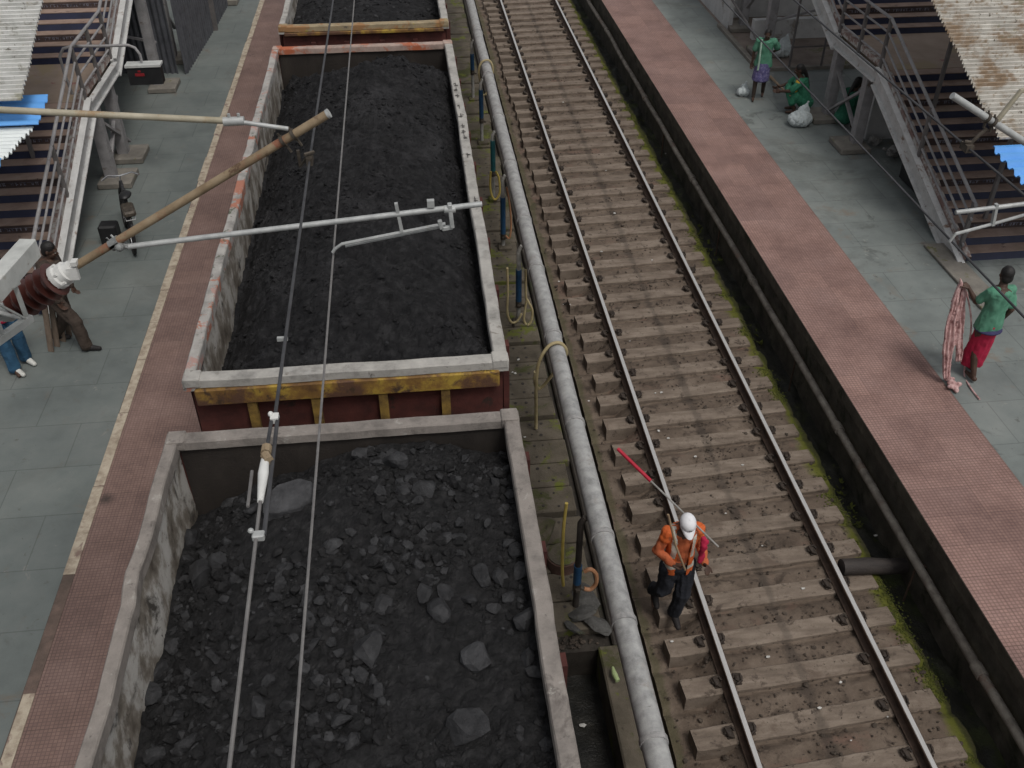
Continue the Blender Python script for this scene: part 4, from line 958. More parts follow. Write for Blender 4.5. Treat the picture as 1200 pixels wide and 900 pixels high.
# ------------------------------------------------------------------ stairs of the footbridge
Y0, Y1, Y2, ZL = 12.95, 17.2, 19.25, 2.5
NR = 14
def letters(b, x0, x1, y, z, h):
    """unreadable worn script: small strokes under a head line"""
    x = x0
    b.box(((x0 + x1) / 2, y + .001, z + h * .42), (x1 - x0 + .12, .001, .004))
    while x < x1:
        w = random.uniform(.03, .07)
        if random.random() < .14: x += .06; continue
        b.box((x + w / 2, y, z + h * .42), (w, .003, h * .12))
        b.box((x + w * .3, y, z), (.012, .003, h * .8)); 
        if random.random() < .7: b.box((x + w * .75, y, z - h * .05), (.012, .003, h * .7))
        if random.random() < .6: b.box((x + w * .5, y, z + random.uniform(-.3, .1) * h), (w * .6, .0035, .011))
        x += w + .014
def stairs(s, X0, W, label, group):
    t = Thing('staircase', (s * X0, 15, ZP), label, 'staircase', group)
    xa, xb = sorted((s * (X0 + .12), s * (X0 + W)))
    tr, ri = (Y1 - Y0) / NR, (ZL - ZP) / NR
    def flight(ystart, zstart, n, name):
        b = MB(); lts = []
        for k in range(n):
            y, z = ystart + k * tr, zstart + k * ri
            text = k % 3 == 2
            b.cur = 1 if not text else 2
            b.add([(xa, y, z), (xb, y, z), (xb, y + .06, z + ri - .013), (xa, y + .06, z + ri - .013)], [(0, 1, 2, 3)])
            b.cur = 0; b.bb(xa, xb, y + .054, y + tr + .002, z + ri - .014, z + ri)
            b.cur = 2; b.add([(xa, y, z - .05), (xb, y, z - .05), (xb, y + tr, z + ri - .05), (xa, y + tr, z + ri - .05)], [(0, 1, 2, 3)])
            if text: lt = MB(); letters(lt, xa + .35, xb - .3, y + .016, z + (ri - .014) / 2, ri * .5); lts.append(lt)
        f = t.part(name, b, [M['tread'], M['riser'], M['riser_brown']])
        for lt in lts: t.part('riser_lettering', lt, M['letter'], parent=f)
    flight(Y0, ZP, NR, 'lower_flight')
    b = MB(); b.bb(xa, xb, Y1 + .012, Y2, ZL - .14, ZL + .004); t.part('landing', b, M['landing'])
    NU = 24
    flight(Y2, ZL, NU, 'upper_flight')
    Y3 = Y2 + NU * tr; Z3 = ZL + NU * ri
    # stringer: outer light channel plus flaked curb on top
    x0 = s * X0
    def seg(b, a, c, w, h): b.bar((a[0], a[1], a[2]), (c[0], c[1], c[2]), w, h)
    P0, P1, P2, P3 = (Y0 - .1, ZP - .02), (Y1, ZL), (Y2, ZL), (Y3, Z3)
    for nm, (p, q) in (('stringer', (P0, P1)), ('landing_beam', (P1, P2)), ('stringer', (P2, P3))):
        b = MB(); h = .34 if nm == 'stringer' else .2
        seg(b, (x0, p[0], p[1] - .1), (x0, q[0], q[1] - .1), .05, h)
        seg(b, (x0 - s * .045, p[0], p[1] - .1 + h / 2), (x0 - s * .045, q[0], q[1] - .1 + h / 2), .09, .025)
        seg(b, (x0 - s * .045, p[0], p[1] - .1 - h / 2), (x0 - s * .045, q[0], q[1] - .1 - h / 2), .09, .025)
        t.part(nm, b, M['stringer'])
        b = MB(); n = 26; vs = []; fs = []
        for i in range(n + 1):
            u = i / n; y = p[0] + (q[0] - p[0]) * u; z = p[1] + (q[1] - p[1]) * u
            e = .02 * fn((y * 3, s, 2))
            for px, pz in ((.03, .05), (.03, .16 + e), (.13 + e, .16 + e), (.14, .05)): vs.append((x0 + s * px, y, z + pz))
        for i in range(n):
            for k in range(3): a = i * 4 + k; fs.append((a, a + 1, a + 5, a + 4))
        b.add(vs, fs); t.part('curb', b, M['curb'])
    # handrails
    xr = x0 + s * .02
    def zf(y): return ZP + (y - Y0) / tr * ri if y < Y1 else (ZL if y < Y2 else ZL + (y - Y2) / tr * ri)
    for h, r in ((.25, .02), (.48, .02), (.72, .02), (.97, .03)):
        b = MB(); b.tube([(xr, y, zf(y) + h) for y in (Y0 + .05, Y1, Y2, Y3)], r, 8); t.part('handrail', b, M['steel'], True)
    for y in (Y0 + .12, Y0 + 2.1, Y1, (Y1 + Y2) / 2, Y2, Y2 + 2.1, Y2 + 4.2):
        b = MB(); b.bar((xr, y, zf(y) - .15), (xr, y, zf(y) + .98), .06, .06, (0, 1, 0)); t.part('rail_post', b, M['steel_dark'])
    # columns under the landing and flights, with footings
    for y, zt in ((Y1 + .35, ZL - .2), (Y2 - .15 - (.45 if s < 0 else 0), ZL - .2), (Y2 + (4.0 if s > 0 else 3.2), ZL + (1.3 if s > 0 else 1.0)), (Y2 + (6.0 if s > 0 else 5.1), ZL + (2.1 if s > 0 else 1.75))):
        yb = y + (0 if s > 0 else 0)
        b = MB(); b.bar((x0 + s * .05, yb, ZP + .1), (x0 + s * .05, yb, zt), .2, .2, (0, 1, 0)); c = t.part('column', b, M['steel'])
        b = MB(); b.box((x0 - s * .06, yb, ZP + .06), (.62, .7, .115)); t.part('footing', b, M['footing'], bevel=.015)
        b = MB(); b.bar((x0 + s * (W - .1), yb, ZP + .1), (x0 + s * (W - .1), yb, zt), .2, .2, (0, 1, 0)); t.part('column', b, M['steel'])
    b = MB(); yA, yB = Y1 + .35, Y2 - .15
    b.bar((x0 + s * .02, yA - .03, 2.05), (x0 + s * .02, yB, ZP + .15), .07, .05); t.part('brace', b, M['steel'])
    b = MB(); b.bar((x0 + s * .06, yA, ZP + .2), (x0 + s * .06, yB, 1.9), .07, .05); t.part('brace', b, M['steel'])
    b = MB(); b.bar((x0 + s * .07, Y2 + 4, 3.0), (x0 + s * .07, Y2 + 6, 1.3), .08, .05); t.part('brace', b, M['steel'])
    b = MB(); b.bar((x0 + s * .11, Y2 + 4, 1.6), (x0 + s * 1.8, Y2 + 3.2, 2.3), .08, .05); t.part('brace', b, M['steel'])
    return t
stairs(1, 8.88, 4.2, 'footbridge stairs on the right platform, lower end behind the man in green', 'footbridge stairs')
stairs(-1, 5.72, 4.2, 'footbridge stairs on the left platform, above the white boom', 'footbridge stairs')
def corrug_roof(p_tip, p_low, width, s, mat, pitch, name, label, posts=(), amp=.022, thick=.004, parent=None, cross=0.0):
    """sheet with ribs across the slope: edge p_low->p_tip on the track side, extends outwards s*width"""
    b = MB(); a, c = Vector(p_low), Vector(p_tip); n = max(2, int((c - a).length / (pitch / 8))); vs = []; fs = []
    up = Vector((0, -(c - a).z, (c - a).y)).normalized()
    nx = 6
    for i in range(n + 1):
        p = a.lerp(c, i / n); w = math.sin(2 * PI * i / 8); w = amp * (max(-.6, min(.6, w)) / .6)
        for k in range(nx + 1):
            u = k / nx
            q = p + Vector((s * (width * u) + (.03 * fn((p.y * 2, 0, 3)) if k == 0 else 0), 0, cross * u * width)) + up * w
            vs.append(q)
    for i in range(n):
        for k in range(nx): x = i * (nx + 1) + k; fs.append((x, x + 1, x + nx + 2, x + nx + 1))
    m = len(vs); b.add(vs, fs); b.add([v - up * .012 for v in vs], [tuple(reversed(f)) for f in fs])
    if parent: return parent.part(name, b, mat, True)
    t = Thing('stair_roof', a, label, 'roof'); t.part(name, b, mat, True)
    for (x, y, z0, z1) in posts:
        m2 = MB(); m2.bar((x, y, z0), (x, y, z1), .06, .06, (0, 1, 0)); t.part('roof_post', m2, M['steel_dark'])
    return t
def zst(y): return ZP + (y - Y0) / ((Y1 - Y0) / NR) * (ZL - ZP) / NR if y < Y1 else (ZL if y < Y2 else ZL + (y - Y2) * .4)
def rp(s, X, y, zlow, ylow, slope): return (s * X, y, zst(y), zlow + (y - ylow) * slope - .02)
ra, rb = atx(1171, 163, 8.9), atx(1092, 0, 8.9); sl = (rb.z - ra.z) / (rb.y - ra.y); rb = ra + (rb - ra) * 2.2
tr_ = corrug_roof(rb, ra, 4.6, 1, M['corrug'], .09, 'roof_sheet', 'weathered rusty corrugated roof over the right stairs, with a bright blue lower sheet', [rp(1, 9.6, 16.2, ra.z, ra.y, sl), rp(1, 9.6, 13.7, ra.z, ra.y, sl), rp(1, 12.9, 14.5, ra.z, ra.y, sl), rp(1, 12.9, 18, ra.z, ra.y, sl)])
ba = atx(1166, 177, 8.85); bl = atx(1183, 200, 8.85)
corrug_roof(ba + Vector((0, .1, .03)), ba + Vector((0, -1.0, -.13)), 4.4, 1, M['corrug_blue'], .2, 'blue_sheet', '', parent=tr_, amp=.03)
la, lb = atx(25, 117, -5.6), atx(50, 0, -5.6); sl = (lb.z - la.z) / (lb.y - la.y); lb = la + (lb - la) * 2.2
tl_ = corrug_roof(lb, la, 4.6, -1, M['corrug_grey'], .09, 'roof_sheet', 'mossy white corrugated roof over the left stairs, blue and white sheets below it', [rp(-1, 6.45, 16.0, la.z, la.y, sl), rp(-1, 6.5, 13.4, la.z - .1, la.y, sl), rp(-1, 9.6, 14.5, la.z, la.y, sl), rp(-1, 9.6, 18, la.z, la.y, sl)])
ba = atx(52, 125, -5.5)
corrug_roof(ba + Vector((0, .25, .08)), ba + Vector((0, -.42, -.1)), 4.4, -1, M['corrug_blue'], .2, 'blue_sheet', '', parent=tl_, amp=.02)
wa, wb = atx(4, 186, -5.62), atx(40, 149, -5.62)
corrug_roof(wb, wa, 4.4, -1, M['corrug_white'], .16, 'white_sheet', '', parent=tl_, amp=.022)
corrug_roof(wa + Vector((-.02, 0, .0)), wa + Vector((-.02, -.45, -.16)), 4.4, -1, M['corrug_blue'], .2, 'blue_sheet', '', parent=tl_, amp=.02)

# left: corrugated fence under the upper flight, with footings
t = Thing('sheet_fence', (-5.15, 22.6, ZP), 'dark grey corrugated sheet fence along the left platform under the stairs', 'fence')
def sheetwall(a, c, h, pitch):
    b = MB(); a, c = Vector(a), Vector(c); n = int((c - a).length / (pitch / 4)); vs = []; fs = []
    d = (c - a).normalized(); nn = Vector((-d.y, d.x, 0))
    for i in range(n + 1):
        p = a.lerp(c, i / n) + nn * (.025 * (1 if i % 4 in (0, 1) else -1))
        vs += [p, p + Vector((0, 0, h))]
    for i in range(n): fs.append((2 * i, 2 * i + 2, 2 * i + 3, 2 * i + 1))
    return b.add(vs, fs)
t.part('fence_panel', sheetwall((-5.3, 23.3, ZP), (-5.12, 26.6, ZP), 2.0, .2), M['fence_sheet'])
t.part('fence_panel', sheetwall((-5.1, 26.7, ZP), (-5.0, 30, ZP), 2.0, .2), M['fence_sheet'])
t.part('fence_panel', sheetwall((-9.6, 23.9, ZP), (-5.5, 23.4, ZP), 2.6, .13), M['fence_sheet'])
b = MB(); b.bar((-5.08, 26.65, ZP), (-5.08, 26.65, 2.9), .14, .14, (0, 1, 0)); t.part('fence_post', b, M['steel_dark'])
b = MB(); b.box((-4.95, 29.2, ZP + .08), (.4, .8, .16)); t.part('footing', b, M['footing'], bevel=.02)
t = Thing('hanging_board', (-5.6, 18.2, 2.5), 'white topped black display board hung from a bent pipe by the left stairs', 'sign board')
YB = 17.6
A = lambda x, y: aty(x, y, YB)
pp = [A(92, 128), A(75, 85), A(70, 66), A(74, 57), A(84, 54), A(118, 54), A(150, 53), A(158, 56), A(164, 64), A(166, 72)]
b = MB(); b.tube(pp, .026, 10); t.part('support_pipe', b, M['steel'], True)
c = A(168, 74)
b = MB(); b.box(c + Vector((0, 0, -.02)), (.62, .24, .04)); t.part('board_top', b, M['white_steel'])
b = MB(); b.box(c + Vector((0, 0, -.2)), (.58, .2, .31)); t.part('board_case', b, M['black'])
b = MB(); b.box(c + Vector((-.08, -.106, -.17)), (.16, .008, .05)); b.box(c + Vector((-.08, -.106, -.11)), (.05, .008, .03)); t.part('red_lettering', b, M['red_mark'])

# right background: low wall, railing, pinkish floor under the upper flight
b = MB(); b.bb(8.5, 8.62, 25.2, 32, ZP, 2.6); tag(b.build('wall_panel', M['plaster']), 'white plastered wall end beyond the stairs at top right', 'wall')
t = Thing('yard_railing', (9, 22.3, ZP), 'thin dark pipe railing on a kerb behind the walking woman', 'railing')
b = MB(); b.bb(8.3, 11.2, 22.0, 22.12, ZP, ZP + .08); b.bb(8.3, 8.42, 22.14, 25.5, ZP, ZP + .08); t.part('kerb', b, M['footing'])
b = MB()
for x in (9.1, 9.9, 10.7): b.tube([(x, 22.06, ZP + .08), (x, 22.06, 2.6)], .03, 8)
b.tube([(9.1, 22.06, 1.35), (10.7, 22.06, 1.35)], .018, 6); b.tube([(8.42, 25.2, 1.7), (8.42, 22.06, 1.3)], .03, 6); t.part('railing_bar', b, M['steel_dark'], True)
sheet('yard_floor', 8.42, 13, 22.13, 34, ZP + .004, mk('yard_dirt', [(.3, (.13, .1, .085)), (.7, (.24, .2, .17))], 2, .9, .2, 30, stain=[(1.2, .55, .65, (.1, .1, .045))]))
b = MB(); b.bb(8.9, 13, 24.3, 24.5, ZP, ZP + .5); b.bb(8.9, 13, 26.2, 26.35, ZP, 2.3)
tag(b.build('low_wall', M['plaster']), 'grey low wall behind the pipe railing under the stairs', 'wall')
b = MB(); b.bb(9.3, 12.6, 17.9, 18.02, ZP, ZL - .16); tag(b.build('wall_panel', M['plaster']), 'pale wall under the right landing behind the seated woman', 'wall')
b = MB(); b.bb(9.2, 9.9, 15.4, 16.1, ZP, 1.55); tag(b.build('bin', M['black'], bevel=.05), 'black box standing in the shade under the right stairs', 'box')
b = MB()
for k in range(18):
    rock(b, (9.3 + random.random() * .9, 16.9 + random.random() * .8, ZP + .05 + random.random() * .1), random.uniform(.07, .16), .7, 1, .4, 3)
tag(b.build('rubbish', M['concrete']), 'heap of grey rubbish under the right stairs', 'rubbish', kind='stuff')
b = MB()
b.box((8.72, 12.5, ZP + .025), (.42, 2.0, .05)); tag(b.build('step_kerb', M['footing'], bevel=.01), 'worn low kerb at the foot of the right stairs', 'kerb')

# ------------------------------------------------------------------ bicycle by the left stairs
t = Thing('bicycle', (-4.9, 14.7, ZP), 'dark bicycle with chrome handlebar parked under the left stairs', 'bicycle')
B0 = at(160, 305, ZP); dirb = Vector((-.34, 1, 0)).normalized(); rw = .33; lean = Vector((.12, 0, 1)).normalized()
def BP(l, h, sd=0): return B0 + dirb * l + lean * h + Vector((dirb.y, -dirb.x, 0)) * sd
for l in (.33, 1.38):
    b = MB(); b.tube([BP(l + rw * math.cos(a), rw + rw * math.sin(a)) for a in [2 * PI * i / 24 for i in range(25)]], .03, 8); w = t.part('wheel', b, M['dark_shoe'], True)
    b = MB(); b.tube([BP(l + (rw - .03) * math.cos(a), rw + (rw - .03) * math.sin(a)) for a in [2 * PI * i / 24 for i in range(25)]], .01, 6)
    for i in range(8): a = 2 * PI * i / 8; b.tube([BP(l, rw), BP(l + (rw - .03) * math.cos(a), rw + (rw - .03) * math.sin(a))], .003, 4)
    t.part('rim', b, M['chrome'], True, parent=w)
b = MB(); sb, hd, bk = BP(.62, .85), BP(1.2, .9), BP(.72, .33)
for p, q in ((sb, bk), (bk, BP(1.17, .72)), (sb, hd), (bk, BP(.33, rw)), (sb, BP(.33, rw)), (hd, BP(1.38, rw))): b.tube([p, q], .03, 8)
t.part('frame', b, M['black'], True)
b = MB(); b.tube([BP(1.1, 1.02, -.3), BP(1.2, 1.04, -.2), BP(1.22, 1.0, 0), BP(1.2, 1.04, .2), BP(1.1, 1.02, .3)], .015, 8); b.tube([hd, BP(1.22, 1.0)], .014, 6); t.part('handlebar', b, M['chrome'], True)
b = MB(); b.ell(BP(.58, .93), (.1, .15, .05)); b.tube([BP(.66, .92), BP(.84, .93)], [.06, .025], 8); t.part('saddle', b, M['black'], True)
b = MB(); 
for sd in (-.07, 0, .07): b.tube([BP(.05, .72, sd), BP(.55, .74, sd)], .009, 6)
b.tube([BP(.05, .72, -.07), BP(.05, .72, .07)], .009, 6); b.tube([BP(.1, .72), BP(.33, rw)], .008, 6); t.part('carrier', b, M['chrome'], True)
b = MB(); b.box(BP(.3, .79), (.2, .4, .1), Matrix.Rotation(.33, 3, 'Z')); t.part('tied_bundle', b, M['fitting'], bevel=.03)
b = MB(); b.tube([BP(.33 + (rw + .04) * math.cos(a), rw + (rw + .04) * math.sin(a)) for a in [R_(20) + R_(160) * i / 10 for i in range(11)]], .03, 6); t.part('mudguard', b, M['black'], True)
p = at(132, 284, ZP); b = MB(); b.bb(p.x - .15, p.x + .15, p.y - .12, p.y + .14, ZP, ZP + .36); tag(b.build('bin', M['black'], bevel=.03), 'black square box standing under the left stairs next to the bicycle', 'box')
# wooden planks beside the two men
b = MB()
for k in range(4):
    p = at(60 + k * 7, 412 - k * 6, ZP); b.bar(p, p + Vector((.1, .25, 1.1)), .09, .02)
tag(b.build('planks', M['plank']), 'old brown planks leaning behind the man in brown trousers', 'planks')

# ------------------------------------------------------------------ people
def remesh(name, mb, voxel, mat, parent, loc, smooth_it=4, wrinkle=0, seed=0):
    o = mb.build(name, mat, None)
    md = o.modifiers.new('r', 'REMESH'); md.mode = 'VOXEL'; md.voxel_size = voxel; md.use_smooth_shade = True
    sm = o.modifiers.new('s', 'SMOOTH'); sm.iterations = smooth_it; sm.factor = .5
    dg = bpy.context.evaluated_depsgraph_get(); me = bpy.data.meshes.new_from_object(o.evaluated_get(dg))
    o.modifiers.clear(); old = o.data; o.data = me; bpy.data.meshes.remove(old)
    me.name = name
    if not me.materials: me.materials.append(mat)
    if wrinkle:
        no = [v.normal.copy() for v in me.vertices]
        for v, n_ in zip(me.vertices, no):
            p = Vector((v.co.x * 9, v.co.y * 9, v.co.z * 5 + seed))
            v.co += n_ * wrinkle * (abs(noise.noise(p)) * 1.6 - .4 + .5 * noise.noise(p * 2.3))
    l = Vector(loc)
    for v in me.vertices: v.co -= l
    me.shade_smooth(); o.parent = parent
    return o
def limb(b, pts, rs, flat=None):
    """row of overlapping balls through joints; radii taper between joints"""
    for i in range(len(pts) - 1):
        p, q = Vector(pts[i]), Vector(pts[i + 1]); n = max(2, int((q - p).length / (min(rs[i], rs[i + 1]) * .45)))
        for k in range(n + 1):
            u = k / n; r = rs[i] * (1 - u) + rs[i + 1] * u
            b.ell(p.lerp(q, u), (r, r, r), nu=9, nv=6)
def hand(b, wrist, d, palm_n, side, curl=.6, s=1.0):
    """palm, four unequal curled fingers and a thumb leaving the side of the palm"""
    d = Vector(d).normalized(); n = Vector(palm_n); n = (n - d * n.dot(d)).normalized(); w = d.cross(n).normalized() * side
    for k in range(5):
        u = k / 4
        for j in (-1, -.33, .33, 1): b.ell(Vector(wrist) + d * (.015 + .06 * u) * s + w * (.026 * j) * s, (.016 * s,) * 3, nu=7, nv=5)
    for j, L in ((-1, .066), (-.33, .074), (.33, .068), (1, .052)):
        p = Vector(wrist) + d * .08 * s + w * (.03 * j) * s; q = d.copy(); rr = .0095 * s; prev = p
        for seg in range(3):
            q = (q * math.cos(curl * .75) + n * math.sin(curl * .75)).normalized(); n2 = (n - q * n.dot(q)).normalized()
            nxt = prev + q * L * s / 3 * 1.1
            for k in range(4): b.ell(prev.lerp(nxt, k / 3), (rr,) * 3, nu=6, nv=5)
            prev = nxt; rr *= .94
    p = Vector(wrist) + d * .03 * s - w * .034 * s; q = (d * .7 - w * .7).normalized()
    for seg in range(2):
        nxt = p + q * .03 * s
        for k in range(4): b.ell(p.lerp(nxt, k / 3), (.0115 * s,) * 3, nu=6, nv=5)
        p = nxt; q = (q + n * .5 + w * .2).normalized()
def head(b, c, f, up, s=1.0):
    """skull, jaw, nose, ears, brow; f = facing"""
    f = Vector(f).normalized(); up = Vector(up); up = (up - f * up.dot(f)).normalized(); r = f.cross(up).normalized()
    Rm = Matrix((r, f, up)).transposed()
    c = Vector(c)
    b.ell(c + up * .02 * s - f * .01 * s, (.075 * s, .094 * s, .1 * s), Rm, 14, 10)
    b.ell(c - up * .055 * s + f * .025 * s, (.056 * s, .062 * s, .062 * s), Rm, 12, 8)
    b.ell(c - up * .1 * s + f * .055 * s, (.026 * s, .024 * s, .02 * s), Rm)
    b.ell(c - up * .02 * s + f * .1 * s, (.014 * s, .022 * s, .03 * s), Rm, 8, 6)
    b.ell(c + up * .022 * s + f * .082 * s, (.045 * s, .014 * s, .012 * s), Rm, 8, 6)
    b.ell(c - up * .063 * s + f * .083 * s, (.024 * s, .013 * s, .01 * s), Rm, 8, 6)
    for q in (-1, 1):
        b.ell(c + r * .078 * q * s - f * .008 * s, (.012 * s, .022 * s, .032 * s), Rm, 8, 6)
        b.ell(c - up * .03 * s + f * .065 * s + r * q * .038 * s, (.02 * s, .02 * s, .02 * s), Rm, 8, 6)
    return r, f, up, Rm
def eyes(c, r, f, up, s, root, loc):
    b = MB()
    for q in (-1, 1): b.ell(Vector(c) + r * q * .031 * s + f * .084 * s, (.011 * s, .008 * s, .007 * s), Matrix((r, f, up)).transposed(), 8, 6)
    b.build('eyes', M['eye'], root, True, loc=loc)
    b = MB()
    for q in (-1, 1): b.ell(Vector(c) + r * q * .031 * s + f * .091 * s, (.005 * s, .003 * s, .005 * s), Matrix((r, f, up)).transposed(), 8, 6)
    b.build('pupils', M['hair'], root, True, loc=loc)
def hair(c, r, f, up, s, Rm, root, loc, long=False, bun=False):
    b = MB(); c = Vector(c)
    b.ell(c + up * .035 * s - f * .022 * s, (.084 * s, .098 * s, .099 * s), Rm, 14, 10)
    b.ell(c - f * .05 * s - up * .02 * s, (.076 * s, .062 * s, .085 * s), Rm, 14, 10)
    if long: limb(b, [c - f * .085 * s, c - f * .13 * s - up * .15, c - f * .15 * s - up * .38], [.055 * s, .04 * s, .022 * s])
    if bun: b.ell(c - f * .12 * s + up * .02, (.05 * s,) * 3)
    # open the face: pull forward half back by only keeping what is behind the hairline
    remesh('hair', b, .008, M['hair'], root, loc, 2, .004, 3)
def frame(fwd):
    f = Vector((fwd[0], fwd[1], 0)).normalized(); return Vector((f.y, -f.x, 0)), f       # right, forward
def person(base, fwd, label, J, dress, s=1.0, group=None):
    """J: joints as (right, forward, up) from the base point; dress(root, W, J, loc): adds clothing children"""
    r, f = frame(fwd); base = Vector(base)
    def W(p): return base + (r * p[0] + f * p[1]) * s + Vector((0, 0, p[2] * s))
    root = empty('person', base, label, 'person', group)
    b = MB()
    G = {k: W(v) for k, v in J.items() if isinstance(v, tuple)}
    def V(p): return (r * p[0] + f * p[1] + Vector((0, 0, p[2])))
    hipm = (G['hipL'] + G['hipR']) / 2; shm = (G['shL'] + G['shR']) / 2
    lat = (G['shR'] - G['shL']).normalized(); spine = (shm - hipm).normalized(); fr = spine.cross(lat).normalized() * 1
    Rt = Matrix((lat, lat.cross(spine) * -1, spine)).transposed()
    n = 30
    for k in range(n + 1):
        u = k / n; c = hipm.lerp(shm, u)
        wx = (.155 * (1 - u) + .165 * u - .03 * math.sin(PI * u)) * s; wy = (.105 + .02 * u - .012 * math.sin(PI * u)) * s
        if u > .92: wx *= .85
        b.ell(c, (wx, wy, .07 * s), Rt, 14, 8)
    for q in ('L', 'R'):
        limb(b, [shm.lerp(G['sh' + q], .7), G['sh' + q]], [.07 * s, .06 * s])
        limb(b, [G['sh' + q], G['el' + q], G['wr' + q]], [.052 * s, .04 * s, .027 * s])
        limb(b, [G['hip' + q], G['kn' + q], G['an' + q]], [.085 * s, .058 * s, .038 * s])
        kn, an = G['kn' + q], G['an' + q]
        limb(b, [kn.lerp(an, .15), kn.lerp(an, .35), kn.lerp(an, .6)], [.05 * s, .055 * s, .042 * s])
        fd = V(J.get('toe' + q, (0, 1, 0))).normalized()
        limb(b, [an - fd * .04 * s - Vector((0, 0, .035 * s)), an + fd * .06 * s - Vector((0, 0, .04 * s)), an + fd * .16 * s - Vector((0, 0, .052 * s))], [.036 * s, .036 * s, .025 * s])
        hd_ = V(J['hd' + q]) if 'hd' + q in J else (G['wr' + q] - G['el' + q])
        hand(b, G['wr' + q], hd_, V(J.get('pn' + q, (0, 1, 0))), 1 if q == 'R' else -1, J.get('curl' + q, .55), s * 1.05)
    hc = G['head']; limb(b, [shm, shm.lerp(hc, .45), hc - Vector((0, 0, .03))], [.075 * s, .056 * s, .052 * s])
    rr, ff, uu, Rm = head(b, hc, V(J['face']), V(J.get('crown', (0, 0, 1))), s)
    remesh('body', b, .0065, M['skin'], root, base, 3)
    eyes(hc, rr, ff, uu, s, root, base)
    dress(root, G, base, s, (rr, ff, uu, Rm), (hipm, shm, Rt))
    return root, G
def torso_cloth(b, hipm, shm, Rt, s, u0=0.0, u1=1.0, ex=.025, flare=0):
    for k in range(37):
        u = u0 + (u1 - u0) * k / 36; c = hipm.lerp(shm, u)
        fl = flare * max(0, .5 - u)
        wx = (.155 * (1 - u) + .168 * u - .02 * math.sin(PI * max(0, min(1, u))) + ex + fl) * s; wy = (.108 + .02 * u + ex + fl * .7) * s
        if u > .92: wx *= .86
        b.ell(c, (wx, wy, .055 * s), Rt, 16, 8)
def sleeves(b, G, shm, s, q, upto=.8, ex=.02, full=False):
    sh, el, wr = G['sh' + q], G['el' + q], G['wr' + q]
    limb(b, [shm.lerp(sh, .6), sh], [.075 * s + ex * .4, .062 * s + ex])
    if full: limb(b, [sh, el, el.lerp(wr, .93)], [.056 * s + ex, .046 * s + ex, .036 * s + ex * .7])
    else: limb(b, [sh, sh.lerp(el, upto)], [.056 * s + ex, .05 * s + ex * 1.2])
def trousers(b, G, hipm, s, ex=.018, short=1.0, wide=0.0):
    for q in 'LR':
        h, k, a = G['hip' + q], G['kn' + q], G['an' + q]
        if short < .6: limb(b, [h, h.lerp(k, short * 1.9)], [.095 * s + ex, .075 * s + ex + wide])
        else: limb(b, [h, k, k.lerp(a, short * .98)], [.095 * s + ex, .066 * s + ex + wide * .5, .052 * s + ex + wide])
    b.ell(hipm + Vector((0, 0, .02)), (.175 * s, .135 * s, .12 * s), None, 14, 8)
def shoes(b, G, s, V=None, toe=None):
    for q in 'LR':
        a = G['an' + q]; t = toe[q]
        limb(b, [a - t * .045 * s - Vector((0, 0, .035 * s)), a + t * .07 * s - Vector((0, 0, .038 * s)), a + t * .18 * s - Vector((0, 0, .05 * s))], [.045 * s, .046 * s, .034 * s])

# --- worker on the track, facing the camera
STAND = dict(hipL=(-.09, 0, .88), hipR=(.09, 0, .88), knL=(-.1, .03, .48), knR=(.1, .03, .48), anL=(-.1, 0, .09), anR=(.1, 0, .09),
             shL=(-.18, 0, 1.4), shR=(.18, 0, 1.4), elL=(-.24, -.03, 1.12), elR=(.24, -.03, 1.12), wrL=(-.25, .06, .88), wrR=(.25, .06, .88), head=(0, .03, 1.6), face=(0, 1, -.1))
J = dict(STAND)
J.update(shL=(-.16, 0, 1.4), shR=(.16, 0, 1.4), anR=(.13, -.27, .17), knR=(.12, 0, .49), hipR=(.09, 0, .87), anL=(-.04, .02, .09), knL=(-.08, .08, .48), toeL=(-.1, 1, 0), toeR=(.2, 1, -.5),
         elR=(.25, .0, 1.13), wrR=(.13, .2, 1.12), elL=(-.24, -.02, 1.13), wrL=(-.24, .17, 1.02), hdR=(-.6, .5, -.1), hdL=(-.1, .6, .3), pnR=(0, -.3, 1), pnL=(.5, 0, -.5), curlR=1.2, curlL=1.2, face=(0, .9, -.5), crown=(0, .4, .9), head=(0, .09, 1.59))
